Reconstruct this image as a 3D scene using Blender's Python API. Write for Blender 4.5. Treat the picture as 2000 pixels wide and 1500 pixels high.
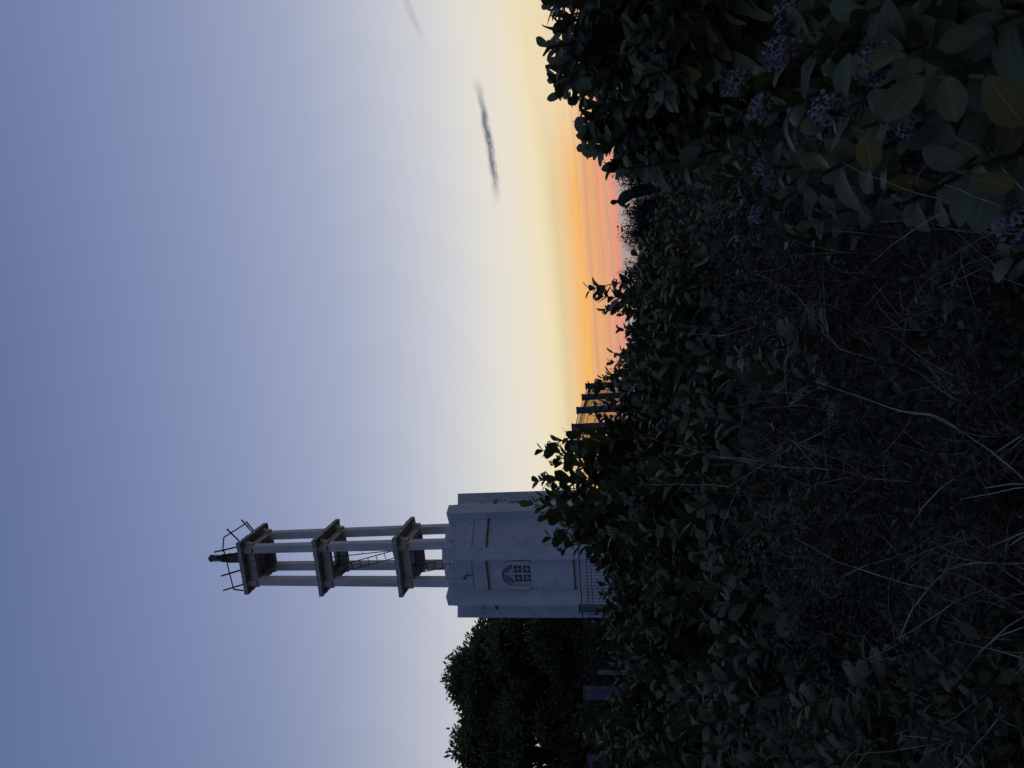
import bpy, bmesh, math, random
import numpy as np
from mathutils import Vector, Matrix
from math import sin, cos, radians, pi, atan2, degrees

for o in list(bpy.data.objects): bpy.data.objects.remove(o)
scene = bpy.context.scene
COL = scene.collection
rnd = random.Random(7)
NR = np.random.RandomState(11)

# ------------------------------------------------------------------ camera
FPX = 1387.0; PITCH = radians(10.7); ROLL = radians(3.5); EYE = Vector((0, 0, 1.6))
Fv = Vector((0, cos(PITCH), sin(PITCH))); R0 = Vector((1, 0, 0)); U0 = Vector((0, -sin(PITCH), cos(PITCH)))
Rv = cos(ROLL)*R0 - sin(ROLL)*U0; Uv = sin(ROLL)*R0 + cos(ROLL)*U0
cd = bpy.data.cameras.new('camera'); cam = bpy.data.objects.new('camera', cd); COL.objects.link(cam)
cd.sensor_width = 36; cd.sensor_fit = 'HORIZONTAL'; cd.lens = FPX/2000*36
cd.clip_start = 0.02; cd.clip_end = 6000
M = Matrix((( -Uv.x, Rv.x, -Fv.x, EYE.x), (-Uv.y, Rv.y, -Fv.y, EYE.y), (-Uv.z, Rv.z, -Fv.z, EYE.z), (0, 0, 0, 1)))
cam.matrix_world = M
scene.camera = cam

def ray(px, py):                 # the photograph is a picture taken with the phone held upright, lying on its side
    u = 1500-py
    return (Fv + Rv*((u-750)/FPX) - Uv*((px-1000)/FPX)).normalized()
def at(px, py, Y):
    d = ray(px, py); return EYE + d*(Y/d.y)

# ------------------------------------------------------------------ world: dusk sky
SKY_GAIN = 1.0
def lin(c):
    return tuple(((v/255)/12.92 if v/255 <= .04045 else ((v/255+.055)/1.055)**2.4) for v in c)
world = bpy.data.worlds.new("World"); scene.world = world; world.use_nodes = True
nt = world.node_tree; nt.nodes.clear()
class G:
    """little expression helper for node trees"""
    def __init__(s, nt): s.nt = nt
    def n(s, t, **k):
        nd = s.nt.nodes.new(t)
        for a, b in k.items(): setattr(nd, a, b)
        return nd
    def put(s, sock, v):
        if isinstance(v, bpy.types.NodeSocket): s.nt.links.new(v, sock)
        else: sock.default_value = v
    def m(s, op, a, b=0.0, c=0.0, clamp=False):
        nd = s.n('ShaderNodeMath', operation=op, use_clamp=clamp)
        s.put(nd.inputs[0], a)
        if op not in ('ARCSINE', 'ABSOLUTE', 'SINE', 'EXPONENT'): s.put(nd.inputs[1], b)
        if op in ('MULTIPLY_ADD',): s.put(nd.inputs[2], c)
        return nd.outputs[0]
    def smooth(s, v, a, b, lo=0.0, hi=1.0):
        nd = s.n('ShaderNodeMapRange', interpolation_type='SMOOTHSTEP', clamp=True)
        s.put(nd.inputs[0], v); s.put(nd.inputs[1], a); s.put(nd.inputs[2], b); s.put(nd.inputs[3], lo); s.put(nd.inputs[4], hi)
        return nd.outputs[0]
    def xyz(s, x, y, z=0.0):
        nd = s.n('ShaderNodeCombineXYZ'); s.put(nd.inputs[0], x); s.put(nd.inputs[1], y); s.put(nd.inputs[2], z); return nd.outputs[0]
    def noise(s, vec, scale=1.0, detail=3.0, rough=.55, dist=0.0):
        nd = s.n('ShaderNodeTexNoise'); nd.inputs['Scale'].default_value = scale
        nd.inputs['Detail'].default_value = detail; nd.inputs['Roughness'].default_value = rough; nd.inputs['Distortion'].default_value = dist
        if vec is not None: s.put(nd.inputs['Vector'], vec)
        return nd.outputs['Fac']
    def ramp(s, fac, stops, interp='LINEAR'):
        nd = s.n('ShaderNodeValToRGB'); cr = nd.color_ramp; cr.interpolation = interp
        while len(cr.elements) > 1: cr.elements.remove(cr.elements[-1])
        cr.elements[0].position = stops[0][0]; cr.elements[0].color = (*stops[0][1], 1)
        for p, c in stops[1:]:
            e = cr.elements.new(p); e.color = (*c, 1)
        s.put(nd.inputs[0], fac); return nd.outputs[0]
    def mix(s, f, a, b, mode='MIX'):
        nd = s.n('ShaderNodeMix', data_type='RGBA', blend_type=mode)
        s.put(nd.inputs[0], f)
        for sock, v in ((nd.inputs[6], a), (nd.inputs[7], b)):
            if isinstance(v, tuple): v = (*v, 1) if len(v) == 3 else v
            s.put(sock, v)
        return nd.outputs[2]
g = G(nt)
tc = g.n('ShaderNodeTexCoord'); sp = g.n('ShaderNodeSeparateXYZ'); nt.links.new(tc.outputs['Generated'], sp.inputs[0])
X, Y, Z = sp.outputs
el = g.m('MULTIPLY', g.m('ARCSINE', Z), 57.2958)
az = g.m('MULTIPLY', g.m('ARCTAN2', X, Y), 57.2958)
# long, thin layers of cloud low over the horizon
n1 = g.noise(g.xyz(g.m('MULTIPLY', az, .035), g.m('MULTIPLY', el, .55)), 1, 3, .5)
low = g.smooth(el, 4.0, 11.0, 1.0, 0.12)
shift = g.m('MULTIPLY', g.m('SUBTRACT', n1, .5), g.m('MULTIPLY', low, 1.5))
n3 = g.noise(g.xyz(g.m('MULTIPLY', az, .05), g.m('MULTIPLY', el, 5.0), 3.3), 1, 4, .6)
shift2 = g.m('MULTIPLY', g.m('SUBTRACT', n3, .5), g.m('MULTIPLY', g.smooth(el, 5.0, 7.5, 1.0, 0.0), 1.2))
elp = g.m('ADD', g.m('ADD', el, shift), shift2)
A = [(0, (168, 140, 138)), (.9, (178, 150, 145)), (1.4, (200, 152, 138)), (1.8, (230, 155, 130)), (2.2, (228, 164, 128)), (2.7, (224, 164, 124)), (3.3, (236, 172, 116)),
     (3.9, (234, 176, 126)), (4.3, (242, 182, 116)), (4.7, (246, 188, 112)), (5.05, (240, 190, 136)), (5.6, (238, 200, 150)), (6.2, (226, 204, 160)), (6.6, (233, 214, 172)),
     (7.4, (240, 225, 188)), (9, (235, 226, 206)), (11.5, (226, 222, 213)), (14, (212, 212, 214)), (17, (197, 199, 210)), (20, (181, 187, 204)), (24, (163, 172, 198)),
     (29, (148, 158, 190)), (34, (132, 146, 183)), (40, (117, 132, 171)), (46, (101, 117, 158)), (60, (82, 98, 142))]
B = [(0, (98, 104, 128)), (4, (104, 112, 140)), (8, (104, 118, 150)), (14, (98, 117, 154)), (24, (88, 108, 150)), (34, (82, 103, 147)), (46, (75, 95, 141)), (60, (66, 87, 133))]
colA = g.ramp(g.m('DIVIDE', elp, 62.0, clamp=True), [(e/62, lin(c)) for e, c in A])
colB = g.ramp(g.m('DIVIDE', el, 62.0, clamp=True), [(e/62, lin(c)) for e, c in B])
daz = g.m('ABSOLUTE', g.m('SUBTRACT', az, 9.0))
daz = g.m('MINIMUM', daz, g.m('SUBTRACT', 360.0, daz))
side = g.m('ADD', g.m('MULTIPLY', g.smooth(daz, 8.0, 115.0), g.smooth(el, 14.0, 32.0, 1.0, 0.0)), g.m('MULTIPLY', g.smooth(daz, 4.0, 82.0), g.smooth(el, 14.0, 32.0)))
base = g.mix(side, colA, colB)
# burning edges of the cloud layers
st = g.noise(g.xyz(g.m('MULTIPLY', az, .045), g.m('MULTIPLY', g.m('ADD', el, g.m('MULTIPLY', az, .012)), 5.2), 8.1), 1, 4, .6, .3)
st = g.smooth(st, .50, .64)
gold = g.m('MULTIPLY', g.smooth(az, 14.0, 24.0, 0.0, .85), g.m('MULTIPLY', g.smooth(el, 3.2, 4.4), g.smooth(el, 6.5, 8.0, 1.0, 0.0)))
base = g.mix(gold, base, lin((238, 221, 182)))
win = g.m('MULTIPLY', g.smooth(el, 3.0, 4.2), g.smooth(el, 4.9, 5.8, 1.0, 0.0))
base = g.mix(g.m('MULTIPLY', g.m('MULTIPLY', st, win), g.smooth(g.m('ABSOLUTE', g.m('SUBTRACT', az, 5.0)), 8.0, 18.0, 1.0, 0.05)), base, lin((255, 188, 70)))
mv = g.noise(g.xyz(g.m('MULTIPLY', az, .05), g.m('MULTIPLY', el, 3.1), 21.0), 1, 4, .6, .4)
base = g.mix(g.m('MULTIPLY', g.smooth(mv, .50, .60, 0.0, .45), g.m('MULTIPLY', g.smooth(el, .8, 1.6), g.smooth(el, 3.2, 5.6, 1.0, 0.0))), base, lin((190, 150, 136)))
# thin pink line and lumpy grey cumulus on the horizon
ln = g.m('MULTIPLY', g.smooth(g.m('ABSOLUTE', g.m('SUBTRACT', elp, 2.55)), 0.0, .13, 1.0, 0.0), g.smooth(daz, 6.0, 22.0, .75, 0.0))
base = g.mix(ln, base, lin((255, 160, 118)))
cu = g.noise(g.xyz(g.m('MULTIPLY', az, 1.1), g.m('MULTIPLY', el, 1.6), 1.7), 1, 5, .6)
lump = g.m('ADD', el, g.m('MULTIPLY', g.m('SUBTRACT', cu, .5), 2.4))
rim = g.m('MULTIPLY', g.smooth(lump, 1.15, 1.3), g.smooth(lump, 1.6, 2.1, 1.0, 0.0))
base = g.mix(g.m('MULTIPLY', rim, g.smooth(daz, 6.0, 22.0, .4, 0.0)), base, lin((246, 150, 122)))
base = g.mix(g.m('MULTIPLY', g.smooth(lump, 1.1, 1.25, .9, 0.0), g.smooth(el, .1, .6)), base, lin((172, 158, 154)))
# two dark wisps of cirrus
def wisp(a0, a1, width, amount, seed, base, bend=0.0):
    dx, dy = a1[0]-a0[0], a1[1]-a0[1]; L = math.hypot(dx, dy); cx, cy = (a0[0]+a1[0])/2, (a0[1]+a1[1])/2
    ux, uy = dx/L, dy/L
    ax = g.m('SUBTRACT', az, cx); ay = g.m('SUBTRACT', el, cy)
    s = g.m('ADD', g.m('MULTIPLY', ax, ux), g.m('MULTIPLY', ay, uy))
    t = g.m('SUBTRACT', g.m('MULTIPLY', ay, ux), g.m('MULTIPLY', ax, uy))
    sn = g.m('DIVIDE', s, L/2)
    t = g.m('ADD', t, g.m('MULTIPLY', g.m('MULTIPLY', sn, sn), bend))
    w = g.noise(g.xyz(g.m('MULTIPLY', s, .5), g.m('MULTIPLY', t, .8), seed), 1, 3, .6)
    t = g.m('ADD', t, g.m('MULTIPLY', g.m('SUBTRACT', w, .5), width*1.6))
    fl = g.noise(g.xyz(g.m('MULTIPLY', s, .9), g.m('MULTIPLY', t, 6.0), seed+4), 1, 5, .7)
    body = g.smooth(g.m('ABSOLUTE', t), 0.0, width, 1.0, 0.0)
    ends = g.smooth(g.m('ABSOLUTE', sn), .35, 1.05, 1.0, 0.0)
    f = g.m('MULTIPLY', g.m('MULTIPLY', body, ends), g.smooth(fl, .24, .55))
    return g.mix(g.m('MULTIPLY', f, amount), base, lin((108, 114, 130)))
base = wisp((24.2, 10.95), (14.3, 10.5), .42, 1.0, 2.0, base, .18)
base = wisp((32.5, 15.8), (26.6, 14.4), .38, .24, 9.0, base)
below = g.smooth(el, -2.0, 0.0)
base = g.mix(below, lin((58, 56, 66)), base)
bg = g.n('ShaderNodeBackground'); nt.links.new(base, bg.inputs[0]); bg.inputs[1].default_value = SKY_GAIN
wo = g.n('ShaderNodeOutputWorld'); nt.links.new(bg.outputs[0], wo.inputs[0])
# the sun is already below the horizon: only a very soft, faint afterglow is left of it
sd = bpy.data.lights.new('afterglow', 'SUN'); sd.energy = 0.06; sd.angle = radians(30); sd.color = (1, .72, .45)
so = bpy.data.objects.new('afterglow', sd); COL.objects.link(so)
so.rotation_euler = (radians(84), 0, radians(180-12)); 

scene.view_settings.view_transform = 'Standard'; scene.view_settings.look = 'None'
scene.view_settings.exposure = 0.0; scene.view_settings.gamma = 1.0
scene.render.engine = 'CYCLES'

# ------------------------------------------------------------------ helpers
def tag(o, label=None, cat=None, group=None, kind=None):
    if label: o['label'] = label
    if cat: o['category'] = cat
    if group: o['group'] = group
    if kind: o['kind'] = kind
    return o
def empty(name, loc=(0, 0, 0), rz=0.0, parent=None):
    o = bpy.data.objects.new(name, None); COL.objects.link(o); o.location = loc; o.rotation_euler = (0, 0, rz)
    o.empty_display_size = .2
    if parent: o.parent = parent
    return o
def link(name, me, parent=None):
    o = bpy.data.objects.new(name, me); COL.objects.link(o)
    if parent: o.parent = parent
    return o

class MB:
    """collects quads (and n-gons) and makes one mesh of them"""
    def __init__(s): s.v = []; s.f = []; s.n = 0; s.va = []; s.fa = []; s.uva = []; s.ta = []; s.mi = []
    def add(s, verts, faces):
        b = s.n; s.v.extend([tuple(p) for p in verts]); s.f.extend([tuple(i+b for i in f) for f in faces]); s.n += len(verts)
    def box(s, c, size, rot=None, taper=1.0):
        sx, sy, sz = size[0]/2, size[1]/2, size[2]/2; c = Vector(c)
        P = [Vector((x*sx*(taper if z > 0 else 1), y*sy*(taper if z > 0 else 1), z*sz)) for z in (-1, 1) for x, y in ((-1, -1), (1, -1), (1, 1), (-1, 1))]
        if rot is not None: P = [rot @ p for p in P]
        s.add([p+c for p in P], [(3, 2, 1, 0), (4, 5, 6, 7), (0, 1, 5, 4), (1, 2, 6, 5), (2, 3, 7, 6), (3, 0, 4, 7)])
    def tube(s, pts, radii, k=6, cap=True):
        pts = [Vector(p) for p in pts]; n = len(pts)
        if not hasattr(radii, '__len__'): radii = [radii]*n
        up = Vector((0, 0, 1)); V = []
        t0 = (pts[1]-pts[0]).normalized()
        a = t0.cross(up)
        if a.length < .05: a = t0.cross(Vector((1, 0, 0)))
        a.normalize()
        for i, p in enumerate(pts):
            t = (pts[min(i+1, n-1)]-pts[max(i-1, 0)]).normalized()
            a = (a - t*a.dot(t)).normalized(); b = t.cross(a)
            for j in range(k):
                an = 2*pi*j/k; V.append(p + (a*cos(an)+b*sin(an))*radii[i])
        F = [(i*k+j, i*k+(j+1) % k, (i+1)*k+(j+1) % k, (i+1)*k+j) for i in range(n-1) for j in range(k)]
        if cap: F += [tuple(range(k-1, -1, -1)), tuple(range((n-1)*k, n*k))]
        s.add(V, F)
    def lathe(s, prof, c=(0, 0, 0), k=16):
        V = []; c = Vector(c)
        for r, z in prof:
            for j in range(k): V.append(c+Vector((r*cos(2*pi*j/k), r*sin(2*pi*j/k), z)))
        n = len(prof)
        F = [(i*k+j, i*k+(j+1) % k, (i+1)*k+(j+1) % k, (i+1)*k+j) for i in range(n-1) for j in range(k)]
        F += [tuple(range(k-1, -1, -1)), tuple(range((n-1)*k, n*k))]
        s.add(V, F)
    def prism(s, poly, z0, z1, mat=Matrix.Identity(4)):
        """polygon in local xy pulled from z0 to z1"""
        n = len(poly)
        V = [mat @ Vector((x, y, z0)) for x, y in poly] + [mat @ Vector((x, y, z1)) for x, y in poly]
        F = [tuple(range(n-1, -1, -1)), tuple(range(n, 2*n))] + [(i, (i+1) % n, n+(i+1) % n, n+i) for i in range(n)]
        s.add(V, F)
    def stamp(s, tv, tf, tuv, R, P, S, tint, mi=None):
        """numpy: one template set down many times"""
        tv = np.asarray(tv); tf = np.asarray(tf); K = len(P)
        V = np.einsum('kij,nj->kni', R, tv)*np.asarray(S)[:, None, None] + np.asarray(P)[:, None, :]
        nv = len(tv)
        Fc = tf[None]+(np.arange(K)*nv)[:, None, None]
        s.va.append(V.reshape(-1, 3)); s.fa.append(Fc.reshape(-1, 4))
        s.uva.append(np.tile(np.asarray(tuv)[tf.reshape(-1)], (K, 1)))
        s.ta.append(np.repeat(np.asarray(tint), nv)); s.mi.append(np.repeat(np.zeros(K, int) if mi is None else np.asarray(mi), len(tf)))
    def build(s, name, mats, parent=None, smooth=False, bevel=0.0, mesh_only=False):
        me = bpy.data.meshes.new(name)
        if not isinstance(mats, (list, tuple)): mats = [mats]
        if s.va:
            nv = 0; F = []
            for V, f in zip(s.va, s.fa): F.append(f+nv); nv += len(V)
            V = np.concatenate(s.va); F = np.concatenate(F)
            if s.v:
                bq = [f for f in s.f if len(f) == 4]
                F2 = np.array(bq)+len(V); V = np.concatenate([V, np.array(s.v)]); F = np.concatenate([F, F2])
            me.vertices.add(len(V)); me.vertices.foreach_set('co', V.astype(np.float32).ravel())
            me.loops.add(F.size); me.loops.foreach_set('vertex_index', F.astype(np.int32).ravel())
            me.polygons.add(len(F)); me.polygons.foreach_set('loop_start', (np.arange(len(F))*4).astype(np.int32))
            try: me.polygons.foreach_set('loop_total', np.full(len(F), 4, np.int32))
            except Exception: pass
            mi = np.concatenate(s.mi)
            if s.v: mi = np.concatenate([mi, np.full(len(F)-len(mi), len(mats)-1)])
            me.polygons.foreach_set('material_index', mi.astype(np.int32))
            uv = np.concatenate(s.uva); uv = np.concatenate([uv, np.zeros((F.size-len(uv), 2))])
            ul = me.uv_layers.new(name='uv'); ul.data.foreach_set('uv', uv.astype(np.float32).ravel())
            ti = np.concatenate(s.ta); ti = np.concatenate([ti, np.zeros(len(V)-len(ti))])
            at_ = me.attributes.new('tint', 'FLOAT', 'POINT'); at_.data.foreach_set('value', ti.astype(np.float32))
            me.update(calc_edges=True); me.validate()
        else:
            me.from_pydata(s.v, [], s.f); me.update()
            bm = bmesh.new(); bm.from_mesh(me); bmesh.ops.recalc_face_normals(bm, faces=bm.faces)
            if bevel > 0:
                bmesh.ops.bevel(bm, geom=[e for e in bm.edges if e.is_manifold and e.calc_face_angle(0) > .6], offset=bevel, segments=1, affect='EDGES')
            bm.to_mesh(me); bm.free()
        if smooth: me.polygons.foreach_set('use_smooth', [True]*len(me.polygons))
        for m_ in mats: me.materials.append(m_)
        if mesh_only: return me
        return link(name, me, parent)

# ------------------------------------------------------------------ materials
def mat(name):
    m = bpy.data.materials.new(name); m.use_nodes = True; nt = m.node_tree
    b = nt.nodes['Principled BSDF']; return m, G(nt), b
def simple(name, col, rough=.8, var=.25, scale=8.0, bump=.0, metal=0.0, col2=None, lo=.4, hi=.6, spec=.3):
    m, g, b = mat(name); tc = g.n('ShaderNodeTexCoord').outputs['Object']
    n = g.noise(tc, scale, 5, .6)
    c2 = col2 or tuple(c*(1-var) for c in col)
    g.put(b.inputs['Base Color'], g.mix(g.smooth(n, lo, hi), col, c2))
    b.inputs['Roughness'].default_value = rough; b.inputs['Metallic'].default_value = metal
    b.inputs['Specular IOR Level'].default_value = spec
    if bump:
        bp = g.n('ShaderNodeBump'); bp.inputs['Strength'].default_value = bump; bp.inputs['Distance'].default_value = .02
        g.put(bp.inputs['Height'], g.noise(tc, scale*3, 6, .65)); g.put(b.inputs['Normal'], bp.outputs[0])
    return m
def paint(name, col, grime=.5, patch=(.62, .66), patchcol=(.05, .045, .04), zlo=None, zhi=None, pscale=5.0):
    m, g, b = mat(name); tc = g.n('ShaderNodeTexCoord').outputs['Object']; sp = g.n('ShaderNodeSeparateXYZ'); g.put(sp.inputs[0], tc)
    big = g.noise(tc, .8, 4, .6)
    runs = g.noise(g.xyz(g.m('MULTIPLY', sp.outputs[0], 9.0), g.m('MULTIPLY', sp.outputs[1], 9.0), g.m('MULTIPLY', sp.outputs[2], .7)), 1, 5, .7)
    fine = g.noise(tc, 26, 5, .7)
    c = g.mix(g.smooth(big, .35, .7), col, tuple(x*.86 for x in col))
    c = g.mix(g.m('MULTIPLY', g.smooth(runs, .47, .72), grime), c, tuple(x*y for x, y in zip(col, (.45, .42, .38))))
    c = g.mix(g.smooth(fine, .62, .78, 0.0, .25), c, tuple(x*.5 for x in col))
    pn = g.noise(tc, pscale*4.5, 5, .62)
    pf = g.m('MULTIPLY', g.smooth(pn, patch[0]-.07, patch[1]-.07), g.smooth(g.noise(tc, pscale*.5, 3, .6), .48, .60))
    if zlo is not None:
        pf = g.m('MULTIPLY', pf, g.smooth(sp.outputs[2], zlo, zhi))
    c = g.mix(pf, c, patchcol)
    g.put(b.inputs['Base Color'], c); b.inputs['Roughness'].default_value = .75; b.inputs['Specular IOR Level'].default_value = .25
    bp = g.n('ShaderNodeBump'); bp.inputs['Strength'].default_value = .35; bp.inputs['Distance'].default_value = .015
    g.put(bp.inputs['Height'], g.m('ADD', fine, g.m('MULTIPLY', pf, -.6))); g.put(b.inputs['Normal'], bp.outputs[0])
    return m
M_wall = paint('white_wall_paint', (.50, .56, .62), .26, (.655, .715), (.15, .15, .155), pscale=2.8)
M_col = paint('white_column_paint', (.56, .58, .59), .6, (.66, .70), (.10, .09, .08), pscale=6)
M_slab = paint('weathered_concrete', (.38, .39, .37), .9, (.56, .62), (.07, .07, .065), pscale=9)
M_soffit = paint('warm_lit_soffit', (.44, .42, .38), .8, (.6, .68), (.08, .075, .07), pscale=4)  # warm light on the undersides is tinted into this base colour
M_strip = simple('brown_ledge', (.21, .185, .16), .9, .4, 6)  # plain brown, darker than the wall paint
M_dark = simple('painted_shade', (.012, .012, .014), .9, .3, 3)  # near-black colour standing in for the shade inside the windows
M_rust = simple('rusty_iron', (.055, .024, .018), .85, .5, 14, .4, col2=(.02, .012, .012))
M_iron = simple('grey_iron', (.09, .085, .085), .6, .4, 10, metal=.3)
M_wire = simple('blue_fence_wire', (.016, .022, .05), .6, .4, 10)
M_post = paint('blue_painted_post', (.075, .09, .14), .8, (.60, .64), (.16, .15, .14), pscale=7)
M_shortpost = simple('bare_concrete', (.20, .20, .20), .9, .4, 9, .3)
M_drum = simple('flaking_drum', (.16, .10, .07), .9, .5, 16, .5, col2=(.04, .022, .018))
M_lglass = simple('lantern_glass', (.03, .045, .09), .15, .3, 5, spec=.7)
M_lmetal = simple('lantern_metal', (.02, .022, .035), .5, .4, 9, metal=.4)
M_lcap = simple('lantern_cap', (.20, .16, .11), .7, .4, 9)
M_bark = simple('grey_bark', (.06, .055, .05), .95, .5, 10, .5)
M_stem = simple('pale_green_stem', (.06, .058, .032), .85, .4, 12)
M_twig = simple('dry_grey_twig', (.22, .178, .135), .9, .55, 4, col2=(.035, .027, .018), lo=.36, hi=.52)
M_twig2 = simple('pale_bleached_branch', (.46, .41, .35), .9, .5, 9, col2=(.20, .17, .14))
M_skin = simple('skin', (.10, .055, .035), .7, .1)
M_hair = simple('black_hair', (.01, .009, .009), .7, .1)
M_shirt = simple('dark_green_shirt', (.012, .050, .045), .85, .3, 5)
M_trouser = simple('black_trousers', (.008, .008, .010), .9, .3, 5)

def leafmat(name, col, col2, back, vein=(.16, .17, .13), trans=.18, veins=True, rough=.6):
    m, g, b = mat(name); nt = g.nt
    at_ = g.n('ShaderNodeAttribute', attribute_name='tint'); t = at_.outputs['Fac']
    c = g.mix(t, col, col2)
    geo = g.n('ShaderNodeNewGeometry')
    c = g.mix(g.m('MULTIPLY', geo.outputs['Backfacing'], .75), c, back)
    if veins:
        uv = g.n('ShaderNodeUVMap', uv_map='uv'); sp = g.n('ShaderNodeSeparateXYZ'); g.put(sp.inputs[0], uv.outputs[0])
        ax = g.m('ABSOLUTE', g.m('SUBTRACT', sp.outputs[0], .5))
        mid = g.smooth(ax, .012, .045, 1.0, 0.0)
        w = g.m('SINE', g.m('MULTIPLY', g.m('SUBTRACT', sp.outputs[1], g.m('MULTIPLY', ax, .55)), 58.0))
        sv = g.m('MULTIPLY', g.smooth(w, .90, 1.0), g.smooth(ax, .30, .48, .5, 0.0))
        c = g.mix(g.m('MULTIPLY', g.m('MAXIMUM', mid, sv), .55), c, vein)
        tcn = g.n('ShaderNodeTexCoord').outputs['Object']
        c = g.mix(g.smooth(g.noise(tcn, 40, 4, .7), .6, .78, 0.0, .45), c, tuple(x*.45 for x in col))
    g.put(b.inputs['Base Color'], c); b.inputs['Roughness'].default_value = rough; b.inputs['Specular IOR Level'].default_value = .25
    tr = g.n('ShaderNodeBsdfTranslucent'); g.put(tr.inputs[0], c)
    mx = g.n('ShaderNodeMixShader'); mx.inputs[0].default_value = trans
    nt.links.new(b.outputs[0], mx.inputs[1]); nt.links.new(tr.outputs[0], mx.inputs[2])
    nt.links.new(mx.outputs[0], nt.nodes['Material Output'].inputs[0])
    return m
M_leaf = leafmat('milkweed_leaf', (.033, .050, .015), (.062, .082, .029), (.115, .124, .062))
M_yleaf = leafmat('yellowed_leaf', (.115, .085, .016), (.09, .085, .018), (.095, .085, .022), vein=(.2, .17, .08))
M_tleaf = leafmat('tree_leaf', (.045, .060, .022), (.10, .125, .046), (.09, .11, .05), trans=.12, veins=False)
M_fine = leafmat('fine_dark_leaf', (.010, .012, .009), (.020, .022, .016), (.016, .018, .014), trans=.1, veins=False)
M_under = leafmat('undergrowth_leaf', (.034, .038, .014), (.070, .064, .028), (.065, .07, .035), trans=.12, veins=False)
M_petal = leafmat('lavender_petal', (.12, .10, .095), (.20, .17, .16), (.15, .13, .12), trans=.12, veins=False)
M_bud = leafmat('flower_crown', (.025, .022, .055), (.05, .042, .09), (.04, .035, .07), trans=.05, veins=False)

# ------------------------------------------------------------------ ground
def smst(a, b, x):
    t = max(0.0, min(1.0, (x-a)/(b-a))); return t*t*(3-2*t)
def gz(x, y):
    z = .032*max(0.0, min(y, 34.0)-3) + .82*smst(3, -3, x)*smst(7, 17, y)
    if y > 36: z -= 3.6*smst(36, 90, y)
    r = math.hypot(x, y); z += .05*math.sin(x*1.3+y*.7)*min(1, r/6)+.03*math.sin(x*2.9-y*2.1)
    if y > 120 or abs(x) > 90: z = min(z, -2.0)
    return z
def axis(lo, hi, fine_lo, fine_hi, step):
    a = list(np.arange(fine_lo, fine_hi+1e-6, step)); s = step; v = fine_hi
    while v < hi: s *= 1.45; v += s; a.append(min(v, hi))
    s = step; v = fine_lo
    while v > lo: s *= 1.45; v -= s; a.insert(0, max(v, lo))
    return a
xs = axis(-3000, 3000, -24, 24, .6); ys = axis(-3000, 5000, -6, 48, .6)
mb = MB()
mb.add([(x, y, gz(x, y)) for y in ys for x in xs], [(j*len(xs)+i, j*len(xs)+i+1, (j+1)*len(xs)+i+1, (j+1)*len(xs)+i) for j in range(len(ys)-1) for i in range(len(xs)-1)])
M_ground, gg, gb = mat('dark_sandy_soil')
tcg = gg.n('ShaderNodeTexCoord').outputs['Object']
c = gg.mix(gg.smooth(gg.noise(tcg, .5, 6, .65), .4, .62), (.075, .062, .048), (.035, .034, .022))
c = gg.mix(gg.smooth(gg.noise(tcg, 9, 6, .7), .45, .7), c, (.03, .024, .018))
gg.put(gb.inputs['Base Color'], c); gb.inputs['Roughness'].default_value = .95
bp = gg.n('ShaderNodeBump'); bp.inputs['Strength'].default_value = .7; bp.inputs['Distance'].default_value = .05
gg.put(bp.inputs['Height'], gg.noise(tcg, 14, 6, .7)); gg.put(gb.inputs['Normal'], bp.outputs[0])
tag(mb.build('ground', M_ground, smooth=True), kind='structure')

# ------------------------------------------------------------------ the light tower
TX, TY = -6.0786, 25.0
AZ = atan2(TX, TY)
# local frame: +x to the viewer's right, -y towards the viewer, z up
tower = empty('light_tower', (TX, TY, 0), -AZ)
tag(tower, 'tall white navigation light tower with crenellated octagonal base and open column stack', 'light tower')
A8 = 1.78; RV = A8/cos(pi/8); RO = 2.18; PW = .43; ZB = 1.0
def radial(th):                     # th measured from the viewer's direction, positive to the right; columns: x=tangent, y=out
    out = Vector((sin(th), -cos(th), 0)); tan = Vector((cos(th), sin(th), 0))
    return Matrix(((tan.x, out.x, 0, 0), (tan.y, out.y, 0, 0), (0, 0, 1, 0), (0, 0, 0, 1)))
def rbox(mb, th, t0, t1, r0, r1, z0, z1):
    m_ = radial(th); P = [m_ @ Vector((t, r, z)) for z in (z0, z1) for t, r in ((t0, r0), (t1, r0), (t1, r1), (t0, r1))]
    mb.add(P, [(3, 2, 1, 0), (4, 5, 6, 7), (0, 1, 5, 4), (1, 2, 6, 5), (2, 3, 7, 6), (3, 0, 4, 7)])
# octagonal wall with its flat roof deck
mb = MB()
oct_ = [(RV*sin(k*pi/4), -RV*cos(k*pi/4)) for k in range(8)]
mb.prism(oct_, ZB, 7.75)
inn = [((RV-.27)*sin(k*pi/4), -(RV-.27)*cos(k*pi/4)) for k in range(8)]
for k in range(8):
    a, b = oct_[k], oct_[(k+1) % 8]; c_, d_ = inn[(k+1) % 8], inn[k]
    mb.prism([a, b, c_, d_], 7.75, 8.30)
BW = mb.build('base_wall', M_wall, tower)
ct = MB()
for k in (-1, 1, 3, 5):
    M4 = radial((k+.5)*pi/4) @ Matrix.Translation((.0, A8, 5.79)) @ Matrix.Diagonal((1.04, 1, 1.06, 1)) @ Matrix(((1, 0, 0, 0), (0, 0, 1, 0), (0, 1, 0, 0), (0, 0, 0, 1)))
    ct.prism([(-.374, -.04), (.374, -.04)]+[(.374*cos(pi*i/14), .50+.374*sin(pi*i/14)) for i in range(15)], -.17, .2, M4)
cto = ct.build('tmp', M_wall)
for o in (cto,): o.matrix_world = Matrix.Identity(4)
BW.parent = None; BW.matrix_world = Matrix.Identity(4)
md = BW.modifiers.new('b', 'BOOLEAN'); md.object = cto; md.operation = 'DIFFERENCE'; md.solver = 'EXACT'
bpy.context.view_layer.update()
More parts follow.
